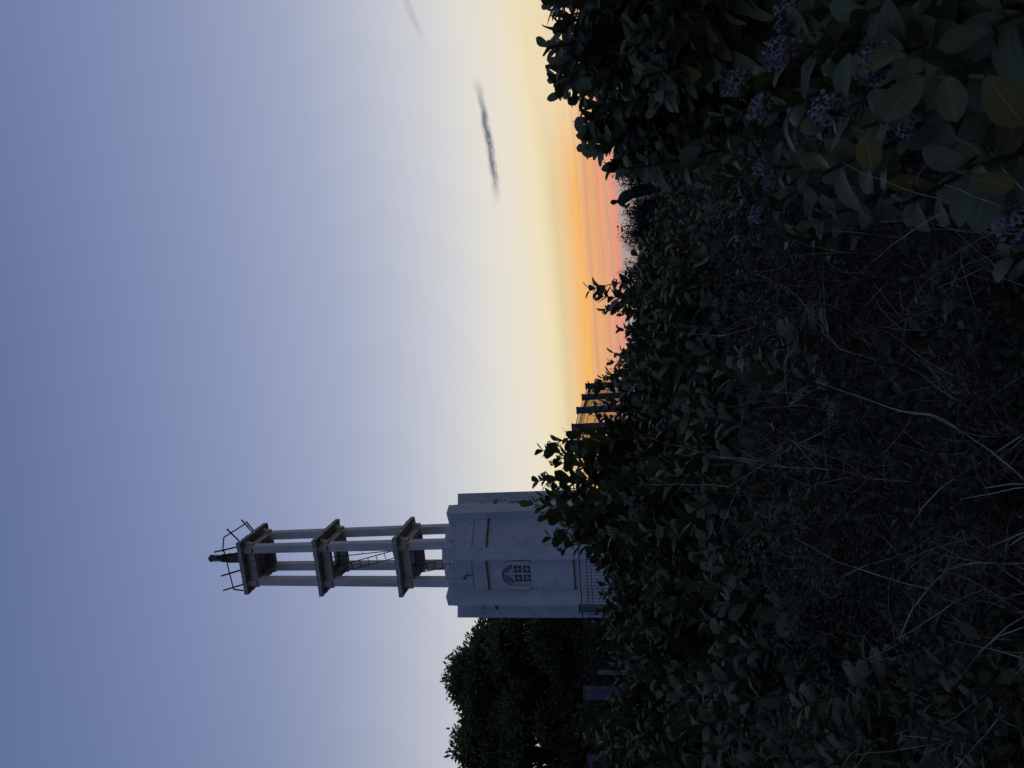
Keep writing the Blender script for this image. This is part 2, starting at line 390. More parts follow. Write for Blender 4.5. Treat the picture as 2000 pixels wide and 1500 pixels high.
dg = bpy.context.evaluated_depsgraph_get(); me_ = bpy.data.meshes.new_from_object(BW.evaluated_get(dg))
bpy.data.objects.remove(BW); bpy.data.objects.remove(cto); me_.name = 'base_wall'
BW = link('base_wall', me_, tower)
for k in range(8):
    mb = MB(); rbox(mb, k*pi/4, -PW/2, PW/2, 1.62, RO, ZB, 8.30)
    rbox(mb, k*pi/4, -PW/2, PW/2, 1.52, RO, 8.30, 8.665)
    mb.build('corner_pillar', M_wall, tower, bevel=.008)
for k in range(8):
    mb = MB(); rbox(mb, (k+.5)*pi/4, -.215, .215, A8-.27, A8+.038, 8.345, 8.70)
    mb.build('merlon', M_wall, tower, bevel=.008)
    mb = MB(); rbox(mb, (k+.5)*pi/4, -.66, .66, A8-.25, A8+.035, 7.73, 8.345); mb.build('parapet', M_wall, tower, bevel=.006)
for k in range(8):
    for z in (7.22, 4.30):
        mb = MB(); rbox(mb, (k+.5)*pi/4, -.52, .52, A8-.02, A8+.085, z-.020, z+.022)
        mb.build('ledge', M_strip, tower, bevel=.006)
# a low plinth hidden by the bushes
mb = MB(); mb.prism([((RV+.5)*sin(k*pi/4), -(RV+.5)*cos(k*pi/4)) for k in range(8)], ZB-.3, 1.75)
mb.build('plinth', M_wall, tower)
# arched ventilation windows on every other face
def window_parts():
    W = .40; ZS = 0.0; ZA = .62            # half width, sill height, springing
    def arch(w, z0, za, n=14):
        return [(-w, z0), (w, z0)] + [(w*cos(a), za+w*sin(a)) for a in [pi*i/n for i in range(n+1)]]
    fr = MB()                              # moulding as a strip between two arches
    o_, i_ = arch(.475, -.04, .50), arch(.375, -.04, .50)
    n = len(o_)
    for i in range(1, n):                  # open at the sill side
        j = (i+1) % n
        if i == n-0: continue
        if j == 0: pass
        a, b, c_, d_ = o_[i], o_[j], i_[j], i_[i]
        if i == 0: continue
        if j == 0:
            continue
        P = [(a[0], 0, a[1]), (b[0], 0, b[1]), (c_[0], 0, c_[1]), (d_[0], 0, d_[1])]
        Q = [(x, .09, z) for x, _, z in P]
        fr.add(P+Q, [(0, 1, 2, 3), (7, 6, 5, 4), (0, 4, 5, 1), (1, 5, 6, 2), (2, 6, 7, 3), (3, 7, 4, 0)])
    # left leg
    a, b, c_, d_ = o_[n-1], o_[0], i_[0], i_[n-1]
    P = [(a[0], 0, a[1]), (b[0], 0, b[1]), (c_[0], 0, c_[1]), (d_[0], 0, d_[1])]; Q = [(x, .09, z) for x, _, z in P]
    fr.add(P+Q, [(0, 1, 2, 3), (7, 6, 5, 4), (0, 4, 5, 1), (1, 5, 6, 2), (2, 6, 7, 3), (3, 7, 4, 0)])
    # pierced panel: a plate with holes cut through it
    pl = MB(); ip = arch(.372, -.04, .50)
    pl.prism(ip, -.075, -.05, Matrix(((1, 0, 0, 0), (0, 0, 1, 0), (0, 1, 0, 0), (0, 0, 0, 1))))
    cut = MB(); X2Z = Matrix(((1, 0, 0, 0), (0, 0, 1, 0), (0, 1, 0, 0), (0, 0, 0, 1)))
    def hole(poly): cut.prism(poly, -.12, .0, X2Z)
    s = .118
    for cx in (-.15, .15):
        for cz in (.09, .375):
            for q in range(4):
                ca, sa = cos(q*pi/2), sin(q*pi/2)
                tri = [(-.056, s), (.056, s), (.022, s-.045), (-.022, s-.045)]
                hole([(cx+x*ca-z*sa, cz+x*sa+z*ca) for x, z in tri])
                ca, sa = cos(q*pi/2+pi/4), sin(q*pi/2+pi/4)
                sl = [(-.029, .044), (.029, .044), (.029, .158), (-.029, .158)]
                hole([(cx+x*ca-z*sa, cz+x*sa+z*ca) for x, z in sl])
            hole([(cx+.022*cos(i*pi/3), cz+.022*sin(i*pi/3)) for i in range(6)])
    for sgn in (-1, 1):
        for i in range(5):
            a = radians(10+i*17.5); hole([(sgn*(.035+r*cos(a+e)), .535+r*sin(a+e)) for r, e in ((.11, -.06), (.265, -.10), (.265, .10), (.11, .06))][::sgn])
        hole([(sgn*.035, .535), (sgn*.10, .535), (sgn*.035, .60)][::sgn])
    plo = pl.build('tmp_plate', M_wall); co = cut.build('tmp_cut', M_wall)
    md = plo.modifiers.new('b', 'BOOLEAN'); md.object = co; md.operation = 'DIFFERENCE'; md.solver = 'EXACT'
    md.use_self = True
    dg = bpy.context.evaluated_depsgraph_get(); me = bpy.data.meshes.new_from_object(plo.evaluated_get(dg))
    me.name = 'lattice_panel'
    bpy.data.objects.remove(plo); bpy.data.objects.remove(co)
    if not me.materials: me.materials.append(M_wall)
    fm = fr.build('window_frame', M_wall, mesh_only=True)
    dk = MB(); dk.prism(arch(.373, -.04, .50), -.165, -.155, X2Z)  # solid black sheet at the recess back, painting the shade behind the lattice
    dm = dk.build('shade_sheet', M_dark, mesh_only=True)
    return fm, me, dm
fm, pm, dm = window_parts()
for k in (-1, 1, 3, 5):
    th = (k+.5)*pi/4
    w = link('window_frame', fm, tower)
    w.matrix_local = radial(th) @ Matrix.Translation((.0, A8, 5.79)) @ Matrix.Diagonal((1.04, 1, 1.06, 1))
    p = link('lattice_panel', pm, w); d = link('shade_sheet', dm, w)
# small fixings and a floodlight hook on the wall
mb = MB(); m_ = radial(-pi/8)
mb.tube([m_ @ Vector((.02, A8, 7.92)), m_ @ Vector((.02, A8+.09, 7.93)), m_ @ Vector((-.05, A8+.13, 7.99))], .018, 6)
mb.tube([m_ @ Vector((.02, A8+.09, 7.93)), m_ @ Vector((.01, A8+.05, 7.72))], .012, 6)
mb.box(m_ @ Vector((-.06, A8+.14, 8.0)), (.07, .07, .07)); mb.build('wall_hook', M_rust, tower)

# four columns and three platforms, square plan turned 21 degrees
DE = radians(21.5)
def sq(th_i):                       # corner directions of the square, 0 = nearest to the viewer and to the right
    a = DE + th_i*pi/2; return Vector((sin(a), -cos(a), 0))
fx = (sq(0)-sq(3)).normalized(); fy = (sq(1)-sq(0)).normalized()     # the two plan axes of the stack
SM = Matrix(((fx.x, fy.x, 0, 0), (fx.y, fy.y, 0, 0), (0, 0, 1, 0), (0, 0, 0, 1)))
def ctaper(z): return .72 - .08*(z-8.5)/8.2
def cw(z): return .305 - .025*(z-8.5)/8.2
LV = [10.73, 13.80, 16.83]; HS = [1.115, 1.085, 1.03]
for ix, iy in ((1, -1), (1, 1), (-1, 1), (-1, -1)):
    mb = MB(); V = []
    zs = [7.75, 9.2, 10.3, 11.6, 13.35, 15.0, 16.7]
    for z in zs:
        c_ = ctaper(z); h = cw(z)/2
        for ax, ay in ((-1, -1), (1, -1), (1, 1), (-1, 1)): V.append(SM @ Vector((ix*c_+ax*h, iy*c_+ay*h, z)))
    F = [(i*4+j, i*4+(j+1) % 4, (i+1)*4+(j+1) % 4, (i+1)*4+j) for i in range(len(zs)-1) for j in range(4)] + [(3, 2, 1, 0), tuple(range(len(V)-4, len(V)))]
    mb.add(V, F); mb.build('column', M_col, tower, bevel=.01)
for li, (zt, hs) in enumerate(zip(LV, HS)):
    rr = random.Random(li+3); mb = MB()
    # slab with a ragged, broken edge; openings in the lower two
    N = 26; ring = []
    for s in range(4):
        for i in range(N):
            t = -1+2*i/N; q = [(t, -1), (1, t), (-t, 1), (-1, -t)][s]
            e = hs - (rr.random()**3)*(.045 if li != 2 else .03)
            ring.append((q[0]*e, q[1]*e))
    hole = [None, None, None]
    th = .155
    hx0, hx1, hy0, hy1 = {0: (-.52, -.05, -.05, .50), 1: (-.40, .52, -.45, .50), 2: (0, 0, 0, 0)}[li]
    if li == 2:
        mb.prism(ring, zt-th, zt, SM)
    else:
        n = len(ring)
        def inner(p):
            m__ = max(abs(p[0]), abs(p[1])); x, y = p[0]/m__, p[1]/m__
            return ((hx0+hx1)/2+(hx1-hx0)/2*x, (hy0+hy1)/2+(hy1-hy0)/2*y)
        V = []
        for z in (zt-th, zt):
            V += [SM @ Vector((x, y, z)) for x, y in ring] + [SM @ Vector((*inner(p), z)) for p in ring]
        F = []
        for i in range(n):
            j = (i+1) % n
            F += [(i, j, n+j, n+i), (2*n+i, 2*n+j, 3*n+j, 3*n+i), (i, j, 2*n+j, 2*n+i), (n+i, n+j, 3*n+j, 3*n+i)]
        mb.add(V, F)
    sl = mb.build('platform_slab', M_slab, tower)
    # ring beams between the columns, running on as stepped brackets under the slab
    c_ = ctaper(zt-.3); bw = .19; zb0 = zt-th-.33; ztp = zt-th-.003
    for s in (-1, 1):
        mb = MB(); mb.box((0, 0, 0), (1, 1, 1)); mb.v = []; mb.f = []; mb.n = 0
        L = c_-cw(zt-.3)/2
        P = [SM @ Vector((x, s*c_+y, z)) for z in (zb0, ztp) for x, y in ((-L, -bw/2), (L, -bw/2), (L, bw/2), (-L, bw/2))]
        mb.add(P, [(3, 2, 1, 0), (4, 5, 6, 7), (0, 1, 5, 4), (1, 2, 6, 5), (2, 3, 7, 6), (3, 0, 4, 7)])
        mb.build('ring_beam', M_soffit, tower, bevel=.008)
        mb = MB()
        P = [SM @ Vector((s*c_+y, x, z)) for z in (zb0, ztp) for x, y in ((-L, -bw/2), (L, -bw/2), (L, bw/2), (-L, bw/2))]
        mb.add(P, [(3, 2, 1, 0), (4, 5, 6, 7), (0, 1, 5, 4), (1, 2, 6, 5), (2, 3, 7, 6), (3, 0, 4, 7)])
        mb.build('ring_beam', M_soffit, tower, bevel=.008)
    R_ = hs-.07-c_-cw(zt-.3)/2
    prof = [(0, zb0+.02), (R_*.42, zb0+.02), (R_*.45, zb0+.12)] + [(R_*(.45+.50*(1-cos(a))), zb0+.12+(ztp-zb0-.15)*sin(a)) for a in (.5, .9, 1.25, 1.57)] + [(R_*.97, ztp), (0, ztp)]
    for ix in (-1, 1):
        for iy in (-1, 1):
            for dirn in (0, 1):
                b0 = c_+cw(zt-.3)/2-.002
                V = []
                for off in (-bw/2, bw/2):
                    for r, z in prof:
                        V.append(SM @ (Vector((ix*(b0+r), iy*c_+off, z)) if dirn == 0 else Vector((ix*c_+off, iy*(b0+r), z))))
                n = len(prof)
                mb = MB(); mb.add(V, [tuple(range(n)), tuple(range(2*n-1, n-1, -1))]+[(i, (i+1) % n, n+(i+1) % n, n+i) for i in range(n)])
                mb.build('bracket', M_soffit, tower)
# iron ladders inside the stack
def ladder(b, t, side, nr, w=.17, extra=0):
    b, t, side = Vector(b), Vector(t), Vector(side).normalized()
    mb = MB()
    for s in (-1, 1): mb.tube([b+side*w*s, t+side*w*s], .019, 6)
    mb.build('ladder_rail', M_iron, L_)
    for i in range(nr):
        mb = MB(); p = b.lerp(t, (i+.6)/nr); mb.tube([p-side*w, p+side*w], .014, 6); mb.build('rung', M_iron, L_)
L_ = empty('ladder', parent=tower); ladder((.16, .20, 10.74), (-.62, .10, 13.95), (-.75, .66, 0), 10)
L_ = empty('ladder', parent=tower); ladder((-.1, .1, 7.75), (-.58, .25, 10.9), (-.75, .5, 0), 11)
mb = MB(); mb.tube([(.22, -.1, 10.7), (-.05, .05, 13.85)], .018, 6); mb.tube([(.065, -.01, 12.4), (.17, -.02, 12.43)], .014, 6); mb.build('handrail', M_iron, tower)
# rusty railing posts, bent outwards, on the top platform
zt = LV[2]; hs = HS[2]
def fp(face, s, o, h):              # face 0: left front, 1: right; s along the edge, o outwards, h up
    if face == 0: return SM @ Vector((s, -hs+.04-o, zt+h))
    return SM @ Vector((hs-.04+o, s, zt+h))
rl = empty('top_railing', parent=tower)
for face, s, o, h, r in ((0, -.62, .50, .52, .020), (0, -.05, .50, .50, .022), (0, .62, .40, .62, .030), (0, .86, .45, .66, .020), (1, -.80, .50, .42, .022), (1, .10, .52, .36, .022), (1, .22, .40, .26, .024)):
    mb = MB(); a, b = fp(face, s, 0, -.02), fp(face, s, o, h)
    mb.tube([a, a.lerp(b, .5), b], r*1.4, 4); mb.tube([a+Vector((.02, 0, 0)), b+Vector((.02, 0, -.01))], r*.7, 4)
    mb.build('railing_post', M_rust, rl)
for pts in ([fp(0, .86, .26, .38), fp(0, -.70, .24, .26)], [fp(1, -1.0, .26, .46), fp(1, .12, .34, .24)], [fp(0, -.70, .24, .26), fp(0, -.86, .02, .02)], [fp(1, -1.0, .26, .46), fp(0, .80, .28, .42)]):
    mb = MB(); mb.tube(pts, .027, 4); mb.build('rail', M_rust, rl)
# the lamp on its flaking drum
ln_ = empty('beacon', (.0, 0, zt), parent=tower); ln_.scale = (1.22, 1.22, 1.0)
mb = MB(); mb.lathe([(.155, 0), (.155, .55), (.162, .56), (.162, .62), (.15, .63), (.152, 1.08), (.135, 1.18), (.08, 1.22)], k=20); mb.build('drum', M_drum, ln_, smooth=False)
mb = MB(); mb.lathe([(.08, 1.20), (.13, 1.23), (.13, 1.36), (.105, 1.40)], k=20); mb.build('lamp_collar', M_lmetal, ln_)
mb = MB(); mb.lathe([(.092, 1.38), (.092, 1.82)], k=20); mb.build('lamp_glass', M_lglass, ln_, smooth=False)
mb = MB()
for k in range(6):
    a = k*pi/3+.3; mb.tube([(.108*cos(a), .108*sin(a), 1.38), (.108*cos(a), .108*sin(a), 1.84)], .007, 4)
mb.build('lamp_guard', M_lmetal, ln_)
mb = MB(); mb.lathe([(.115, 1.82), (.118, 1.85), (.09, 1.90), (.05, 1.945), (.01, 1.955)], k=20); mb.build('lamp_cap', M_lcap, ln_, smooth=True)

# ------------------------------------------------------------------ fence round the tower
ZT = 3.66
def fence_posts():
    P = [(-12.1, 18.5, .20), (-9.97, 18.5, .30), (-8.17, 18.5, .29), (-5.96, 18.5, .165), (-3.82, 18.5, .20)]
    for px, py in ((1109, 868), (1119, 835.2), (1128, 801.6), (1138, 776), (1145, 754.4)):
        d = ray(px, py); p = EYE + d*((ZT-EYE.z)/d.z); P.append((p.x, p.y, .20))
    return P
FP = fence_posts()
fence = empty('mesh_fence', (FP[5][0], FP[5][1], gz(FP[5][0], FP[5][1])))
tag(fence, 'blue welded mesh fence on square concrete posts around the white tower', 'fence')
fo = Vector(fence.location)
for x, y, w in FP:
    mb = MB(); z0 = gz(x, y)-.3
    mb.box((x-fo.x, y-fo.y, (z0+ZT)/2-fo.z), (w, .2, ZT-z0)); o = mb.build('post', M_post, fence, bevel=.012)
    mb = MB(); mb.box((x-fo.x, y-fo.y, ZT+.012-fo.z), (w+.03, .23, .03)); mb.build('post_cap', M_post, o, bevel=.006)
for (x0, y0, w0), (x1, y1, w1) in zip(FP[:-1], FP[1:]):
    a, b = Vector((x0-fo.x, y0-fo.y+.0, 0)), Vector((x1-fo.x, y1-fo.y, 0)); L = (b-a).length; d = (b-a)/L
    nrm = Vector((-d.y, d.x, 0)); zt_ = ZT-.06-fo.z; zb_ = max(gz(x0, y0), gz(x1, y1))+.05-fo.z
    mb = MB(); wr = .0058
    n = max(6, int(L/.092))
    for i in range(n+1):
        p = a+d*(w0/2+(L-w0/2-w1/2)*i/n)
        mb.tube([p+Vector((0, 0, zb_)), p+Vector((0, 0, zt_-.19))], wr, 4, False)
        if i < n:
            q = a+d*(w0/2+(L-w0/2-w1/2)*(i+.5)/n); q2 = a+d*(w0/2+(L-w0/2-w1/2)*(i+1)/n)
            mb.tube([p+Vector((0, 0, zt_-.19)), q+nrm*.04+Vector((0, 0, zt_-.02)), q2+Vector((0, 0, zt_-.19))], wr*.9, 4, False)
    for dz in (.0, .19, .29, .72, .80, 1.25, 1.33, 1.75):
        if zt_-dz > zb_: mb.tube([a+Vector((0, 0, zt_-dz)), b+Vector((0, 0, zt_-dz))], .014 if dz == 0 else wr*1.3, 4, False)
    mb.build('mesh_panel', M_wire, fence)
for px, py, Yd in ((1184, 1245, 19.6), (1168, 1313, 19.9)):
    p = at(px, py, Yd); z0 = gz(p.x, p.y)-.2
    mb = MB(); mb.box((0, 0, (p.z-z0)/2), (.10, .10, p.z-z0)); o = mb.build('short_post', M_shortpost, bevel=.01); o.location = (p.x, p.y, z0)
    tag(o, 'thin bare concrete stake standing just behind the mesh fence, ' + ('nearer the tower' if py < 1300 else 'in front of the big tree'), 'stake', 'bare stakes behind the fence')

# ------------------------------------------------------------------ leaves
def leaf_template(nx=3, ny=6, wid=.56, fold=.28, droop=.22):
    ts = np.linspace(0, 1, ny+1); ws = np.interp(ts, [0, .06, .2, .45, .65, .82, .93, 1], [.10, .30, .62, .93, 1.0, .80, .45, .02])*wid/2
    V = []; UV = []
    for t, w in zip(ts, ws):
        for i in range(nx):
            s = -1+2*i/(nx-1); y = s*w
            V.append((t*(1-.08*t), y, abs(y)*fold - droop*t*t + .04*math.sin(t*9+s*2)*abs(s)*.5)); UV.append((.5+.5*s, t))
    F = [(j*nx+i, j*nx+i+1, (j+1)*nx+i+1, (j+1)*nx+i) for j in range(ny) for i in range(nx-1)]
    return np.array(V), np.array(F)[:, ::-1][:, [3, 2, 1, 0]][:, ::1], np.array(UV)
LT_lo = [leaf_template(3, 6, .60, .20, .10), leaf_template(3, 6, .66, .08, .30), leaf_template(3, 6, .54, .36, .02)]
LT_hi = [leaf_template(5, 10, .54, .22, .14), leaf_template(5, 10, .60, .10, .34), leaf_template(5, 10, .48, .44, .04), leaf_template(5, 10, .55, .3, .6), leaf_template(5, 10, .50, .15, -.15)]
def frame(d, up):
    """rotation with x along d and z roughly towards up"""
    x = np.asarray(d)/np.linalg.norm(d); z = up-x*np.dot(up, x)
    if np.linalg.norm(z) < 1e-3: z = np.array([x[1], -x[0], 0.01])
    z = z/np.linalg.norm(z); y = np.cross(z, x); return np.stack([x, y, z], 1)
def flower_template():
    V = []; F = []; UV = []
    def addq(P):
        b = len(V); V.extend(P); UV.extend([(0, 0)]*4); F.append((b, b+1, b+2, b+3))
    for k in range(5):
        a = 2*pi*k/5; c_, s_ = cos(a), sin(a)
        def r(x, y, z): return (x*c_-y*s_, x*s_+y*c_, z)
        addq([r(.001, -.002, .0), r(.008, -.0062, .001), r(.008, .0062, .001), r(.001, .002, 0)])
        addq([r(.008, -.0062, .001), r(.0175, -.0008, -.004), r(.0175, .0008, -.004), r(.008, .0062, .001)])
    n = len(F)
    for k in range(5):
        a = 2*pi*k/5+.6; b = a+2*pi/5
        addq([(.0045*cos(a), .0045*sin(a), .0), (.0045*cos(b), .0045*sin(b), .0), (.003*cos(b), .003*sin(b), .009), (.003*cos(a), .003*sin(a), .009)])
    addq([(.003*cos(a_), .003*sin(a_), .009) for a_ in (0, 1.57, 3.14, 4.71)])
    return np.array(V), np.array(F), np.array(UV), n
FT = flower_template()
def cluster_mesh(seed, n=26, R=.042):
    r = random.Random(seed); mb = MB(); P = []; Q = []; S = []; T = []
    for i in range(n):
        z = r.uniform(-.25, 1); a = r.uniform(0, 2*pi) if i else 0; q = math.sqrt(max(0, 1-z*z)); d = np.array([q*cos(a), q*sin(a), z])
        P.append(d*R*r.uniform(.75, 1.15)*np.array([1.1, 1.1, .8])); Q.append(frame(np.cross(d, [r.uniform(-1, 1), r.uniform(-1, 1), .3]), d)); S.append(r.uniform(.8, 1.15)); T.append(r.random())
    mb.stamp(FT[0], FT[1][:FT[3]], FT[2], Q, P, S, T, [0]*n)
    mb.stamp(FT[0], FT[1][FT[3]:], FT[2], Q, P, S, T, [1]*n)
    # buds
    k = 6; bv = []; bf = []
    for j, (rr, z) in enumerate(((.001, 0), (.0055, .004), (.0065, .009), (.004, .014), (.0005, .016))):
        for i in range(k): bv.append((rr*cos(2*pi*i/k), rr*sin(2*pi*i/k), z))
    for j in range(4):
        for i in range(k): bf.append((j*k+i, j*k+(i+1) % k, (j+1)*k+(i+1) % k, (j+1)*k+i))
    m_ = 9; P = []; Q = []; S = []; T = []
    for i in range(m_):
        a = r.uniform(0, 2*pi); z = r.uniform(-.5, .6); q = math.sqrt(1-z*z); d = np.array([q*cos(a), q*sin(a), z]); P.append(d*R*1.0)
        e1 = frame(np.cross(d, [.3, .1, 1]), d); Q.append(e1); S.append(r.uniform(.7, 1.2)); T.append(r.random())
    mb.stamp(bv, bf, np.zeros((len(bv), 2)), Q, P, S, T, [0]*m_)
    for i in range(m_+6):          # pedicels
        a = r.uniform(0, 2*pi); z = r.uniform(-.2, .8); q = math.sqrt(1-z*z); mb.tube([(0, 0, -.04), (q*cos(a)*R*.9, q*sin(a)*R*.9, z*R*.8)], .0013, 3, False)
    return mb.build('flower_cluster', [M_petal, M_bud, M_stem], mesh_only=True)
CLUST = [cluster_mesh(i, 26+4*i) for i in range(4)]

def grow(mb_stem, leaves, clusters, base, tip, r, leafL, r0=.011, start=.35, hero=False, flower=.5, spread=1.0):
    """one stem from base to tip with opposite leaf pairs"""
    base = Vector(base); tip = Vector(tip); L = (tip-base).length
    side = Vector((r.uniform(-1, 1), r.uniform(-1, 1), 0))*.12*L
    n = max(6, int(L/.10)); pts = []
    for i in range(n+1):
        t = i/n; p = base.lerp(tip, t) + side*sin(pi*t)*(.8) + Vector((0, 0, .08*L*sin(pi*t)*.5)); pts.append(p + Vector((r.uniform(-1, 1), r.uniform(-1, 1), 0))*.006)
    mb_stem.tube(pts, [r0*(1-.6*i/n) for i in range(n+1)], 5)
    s = start; rot = r.uniform(0, pi)
    gap = leafL*(.47 if hero else .56)
    while s <= 1.0:
        f = s*n; i = min(int(f), n-1); p = pts[i].lerp(pts[i+1], f-i); tdir = (pts[i+1]-pts[i]).normalized()
        rel = (s-start)/(1-start+1e-6)
        ln = leafL*(.75+.45*sin(pi*min(1, rel*1.1))) * (1.0 if rel < .9 else .85) * r.uniform(.8, 1.12)
        a0 = Vector((cos(rot), sin(rot), 0)); a0 = (a0-tdir*a0.dot(tdir)).normalized()
        ang = radians(80-44*rel+r.uniform(-14, 14))
        for sg in (-1, 1):
            if r.random() < .10: continue
            d = tdir*cos(ang)+a0*sg*sin(ang) + Vector((r.uniform(-.15, .15), r.uniform(-.15, .15), r.uniform(-.18, .1)))
            leaves.append((p+d*.008, d, tdir+Vector((r.uniform(-.3, .3), r.uniform(-.3, .3), .25)), ln*spread, r.random(), 1 if (r.random() < .045+.16*(rel < .25)) else 0))
        rot += pi/2+r.uniform(-.3, .3); s += gap/L*(1-.45*rel)
    if r.random() < flower:
        k = r.choice((1, 1, 2))
        for q in range(k):
            d = (Vector((r.uniform(-1, 1), r.uniform(-1, 1), r.uniform(.3, 1.2)))).normalized(); p0 = pts[-1] if q == 0 else pts[-2]
            p1 = p0+d*r.uniform(.03, .08); mb_stem.tube([p0, p1], .003, 4); clusters.append((p1, d))
def stamp_leaves(mb, leaves, hero, r):
    T = LT_hi if hero else LT_lo
    for ti, t in enumerate(T):
        sel = [l for i, l in enumerate(leaves) if i % len(T) == ti]
        if not sel: continue
        R = np.array([frame(np.array(l[1]), np.array(l[2])) for l in sel])
        mb.stamp(t[0], t[1], t[2], R, np.array([l[0] for l in sel]), [l[3] for l in sel], [l[4] for l in sel], [l[5] for l in sel])
def make_shrub_meshes(seed, H=2.0, n=9, W=.75, leafL=.15, flower=.5, start=.4, hero=False):
    r = random.Random(seed); st = MB(); lv = []; cl = []
    for i in range(n):
        a = 2*pi*i/n+r.uniform(-.3, .3); q = W*math.sqrt(r.uniform(.05, 1)); h = H*(1-.26*(q/W)**2)*r.uniform(.86, 1.0) if i else H
        b = Vector((cos(a)*.12*r.random(), sin(a)*.12*r.random(), -.1)); t = Vector((cos(a)*q, sin(a)*q, h)) if i else Vector((.05, 0, H))
        grow(st, lv, cl, b, t, r, leafL, r0=.013, start=start*r.uniform(.7, 1.15), flower=flower, hero=hero)
        if r.random() < .7:
            m_ = b.lerp(t, .55); t2 = m_+Vector((cos(a+r.uniform(-1.3, 1.3))*.35, sin(a+r.uniform(-1.3, 1.3))*.35, r.uniform(.25, .5)*H*.5))
            grow(st, lv, cl, m_, t2, r, leafL*.9, r0=.007, start=.25, flower=flower*.8, hero=hero)
    lm = MB(); stamp_leaves(lm, lv, hero, r)
    return st.build('stem', M_stem, mesh_only=True), lm.build('foliage', [M_leaf, M_yleaf], mesh_only=True, smooth=True), cl
VAR = [make_shrub_meshes(100+i, 2.0, 11+i % 3, .50+.07*(i % 3), .205+.014*(i % 3), .22) for i in range(6)]
VARS = [make_shrub_meshes(300+i, 2.0, 3, .20, .20+.012*i, .35, .42) for i in range(4)]
VARL = [make_shrub_meshes(200+i, 1.2, 10, .55, .17, .10, .25) for i in range(4)]
def place_shrub(x, y, topz, label, group, var=None, rz=None, low=False, slim=False):
    z0 = gz(x, y)-.03; h = max(.5, topz-z0)
    src = VARS if slim else (VARL if (low or h < 1.45) else VAR)
    H = 1.2 if src is VARL else 2.0
    stm, fol, cl = src[var if var is not None else rnd.randrange(len(src))]
    root = empty('milkweed_shrub', (x, y, z0), rnd.uniform(0, 2*pi) if rz is None else rz)
    sz = h/H; sx = min(1.25, max(.8, sz)); root.scale = (sx, sx, sz)
    link('stem', stm, root); link('foliage', fol, root)
    for k, (p, d) in enumerate(cl):
        c_ = link('flower_cluster', CLUST[k % 4], root)
        c_.location = p; c_.scale = (.7,)*3; c_.rotation_euler = Vector((0, 0, 1)).rotation_difference(Vector(d)).to_euler()
    tag(root, label, 'shrub', group)
    return root

# silhouette of the bushes against sky, fence and tower: (row of the photo, column of the top)
PROF = [(310, 1203), (330, 1235), (345, 1290), (420, 1290), (440, 1262), (480, 1245), (500, 1232), (520, 1222), (560, 1206), (575, 1204), (590, 1204), (610, 1205), (640, 1212), (660, 1195), (700, 1188),
        (740, 1172), (770, 1198), (800, 1205), (830, 1192), (860, 1195), (880, 1192), (900, 1172), (930, 1145), (960, 1115), (985, 1100), (1010, 1112), (1045, 1128), (1080, 1140), (1120, 1165), (1160, 1172),
        (1190, 1180), (1215, 1162), (1250, 1158), (1290, 1185), (1320, 1195), (1350, 1188), (1380, 1172), (1410, 1165), (1450, 1142), (1480, 1150), (1500, 1140), (1600, 1140)]
def prof(py): return float(np.interp(py, [p[0] for p in PROF], [p[1] for p in PROF]))
ZONES = [(520, 'by the person', 'milkweed shrubs in the gap by the person'), (740, 'below orange sky', 'milkweed shrubs below the orange sky'),
         (950, 'before the fence posts', 'milkweed shrubs before the fence posts'), (1205, 'before the tower base', 'milkweed shrubs before the tower'), (9999, 'before the dark trees', 'milkweed shrubs before the dark trees')]
def zi(py): return next(i for i, z in enumerate(ZONES) if py < z[0])
ORD = ['first', 'second', 'third', 'fourth', 'fifth', 'sixth', 'seventh', 'eighth', 'ninth', 'tenth', 'eleventh', 'twelfth', 'thirteenth', 'fourteenth', 'fifteenth', 'sixteenth', 'seventeenth', 'eighteenth', 'nineteenth', 'twentieth']
SP = []
py = 336.0
while py < 1550:                    # the silhouette row
    SP.append((py, prof(py)+rnd.uniform(0, 8), rnd.uniform(9.5, 13.0), 'back row')); py += rnd.uniform(27, 37)
for py, px, Yd in ((574, 1152, 8.6), (604, 1178, 9.3), (876, 1060, 10.5), (890, 1084, 10.2), (932, 1050, 10.5), (958, 1080, 10.0), (990, 1034, 9.6), (1010, 1068, 9.8), (1046, 1076, 9.8), (1062, 1098, 9.5), (868, 1124, 10), (842, 1138, 10.6), (814, 1160, 10.2), (784, 1165, 10.8), (752, 1156, 10.4), (900, 1098, 9.6), (975, 1060, 9.9)): SP.append((py, px, Yd, 'back row '))
py = 432.0
while py < 1540:                    # second row, nearer
    SP.append((py, prof(py)+rnd.uniform(35, 75), rnd.uniform(6.8, 9.0), 'middle row')); py += rnd.uniform(44, 62)
py = 430.0
while py < 1520:                    # third row, low and nearer still, thin
    if not 500 < py < 900 or rnd.random() < .4: SP.append((py, prof(py)+rnd.uniform(100, 190), rnd.uniform(5.0, 6.4), 'front row'))
    py += rnd.uniform(75, 110)
cnt = {}
for py, px, Yd, row in sorted(SP):
    k = (zi(py), row.strip()); cnt[k] = cnt.get(k, 0)+1
    p = at(px, py, Yd); z = ZONES[k[0]]
    place_shrub(p.x, p.y, p.z, "%s milkweed shrub from the photo's top in the %s %s" % (ORD[cnt[k]-1], row.strip(), z[1]), z[2], low=(row == 'front row'), slim=(row[-1] == ' '))
for py, px, Yd, side_ in ((700, 1440, 3.6, 'in the middle of the dry twigs'), (1395, 1570, 3.2, 'alone near the edge below the dark trees'), (1490, 1590, 3.1, 'at the very edge of the picture'), (1080, 1390, 5.0, 'with a yellow leaf, in the twigs below the tower')):
    p = at(px, py, Yd)
    place_shrub(p.x, p.y, p.z, 'small milkweed plant ' + side_, None, slim=True)

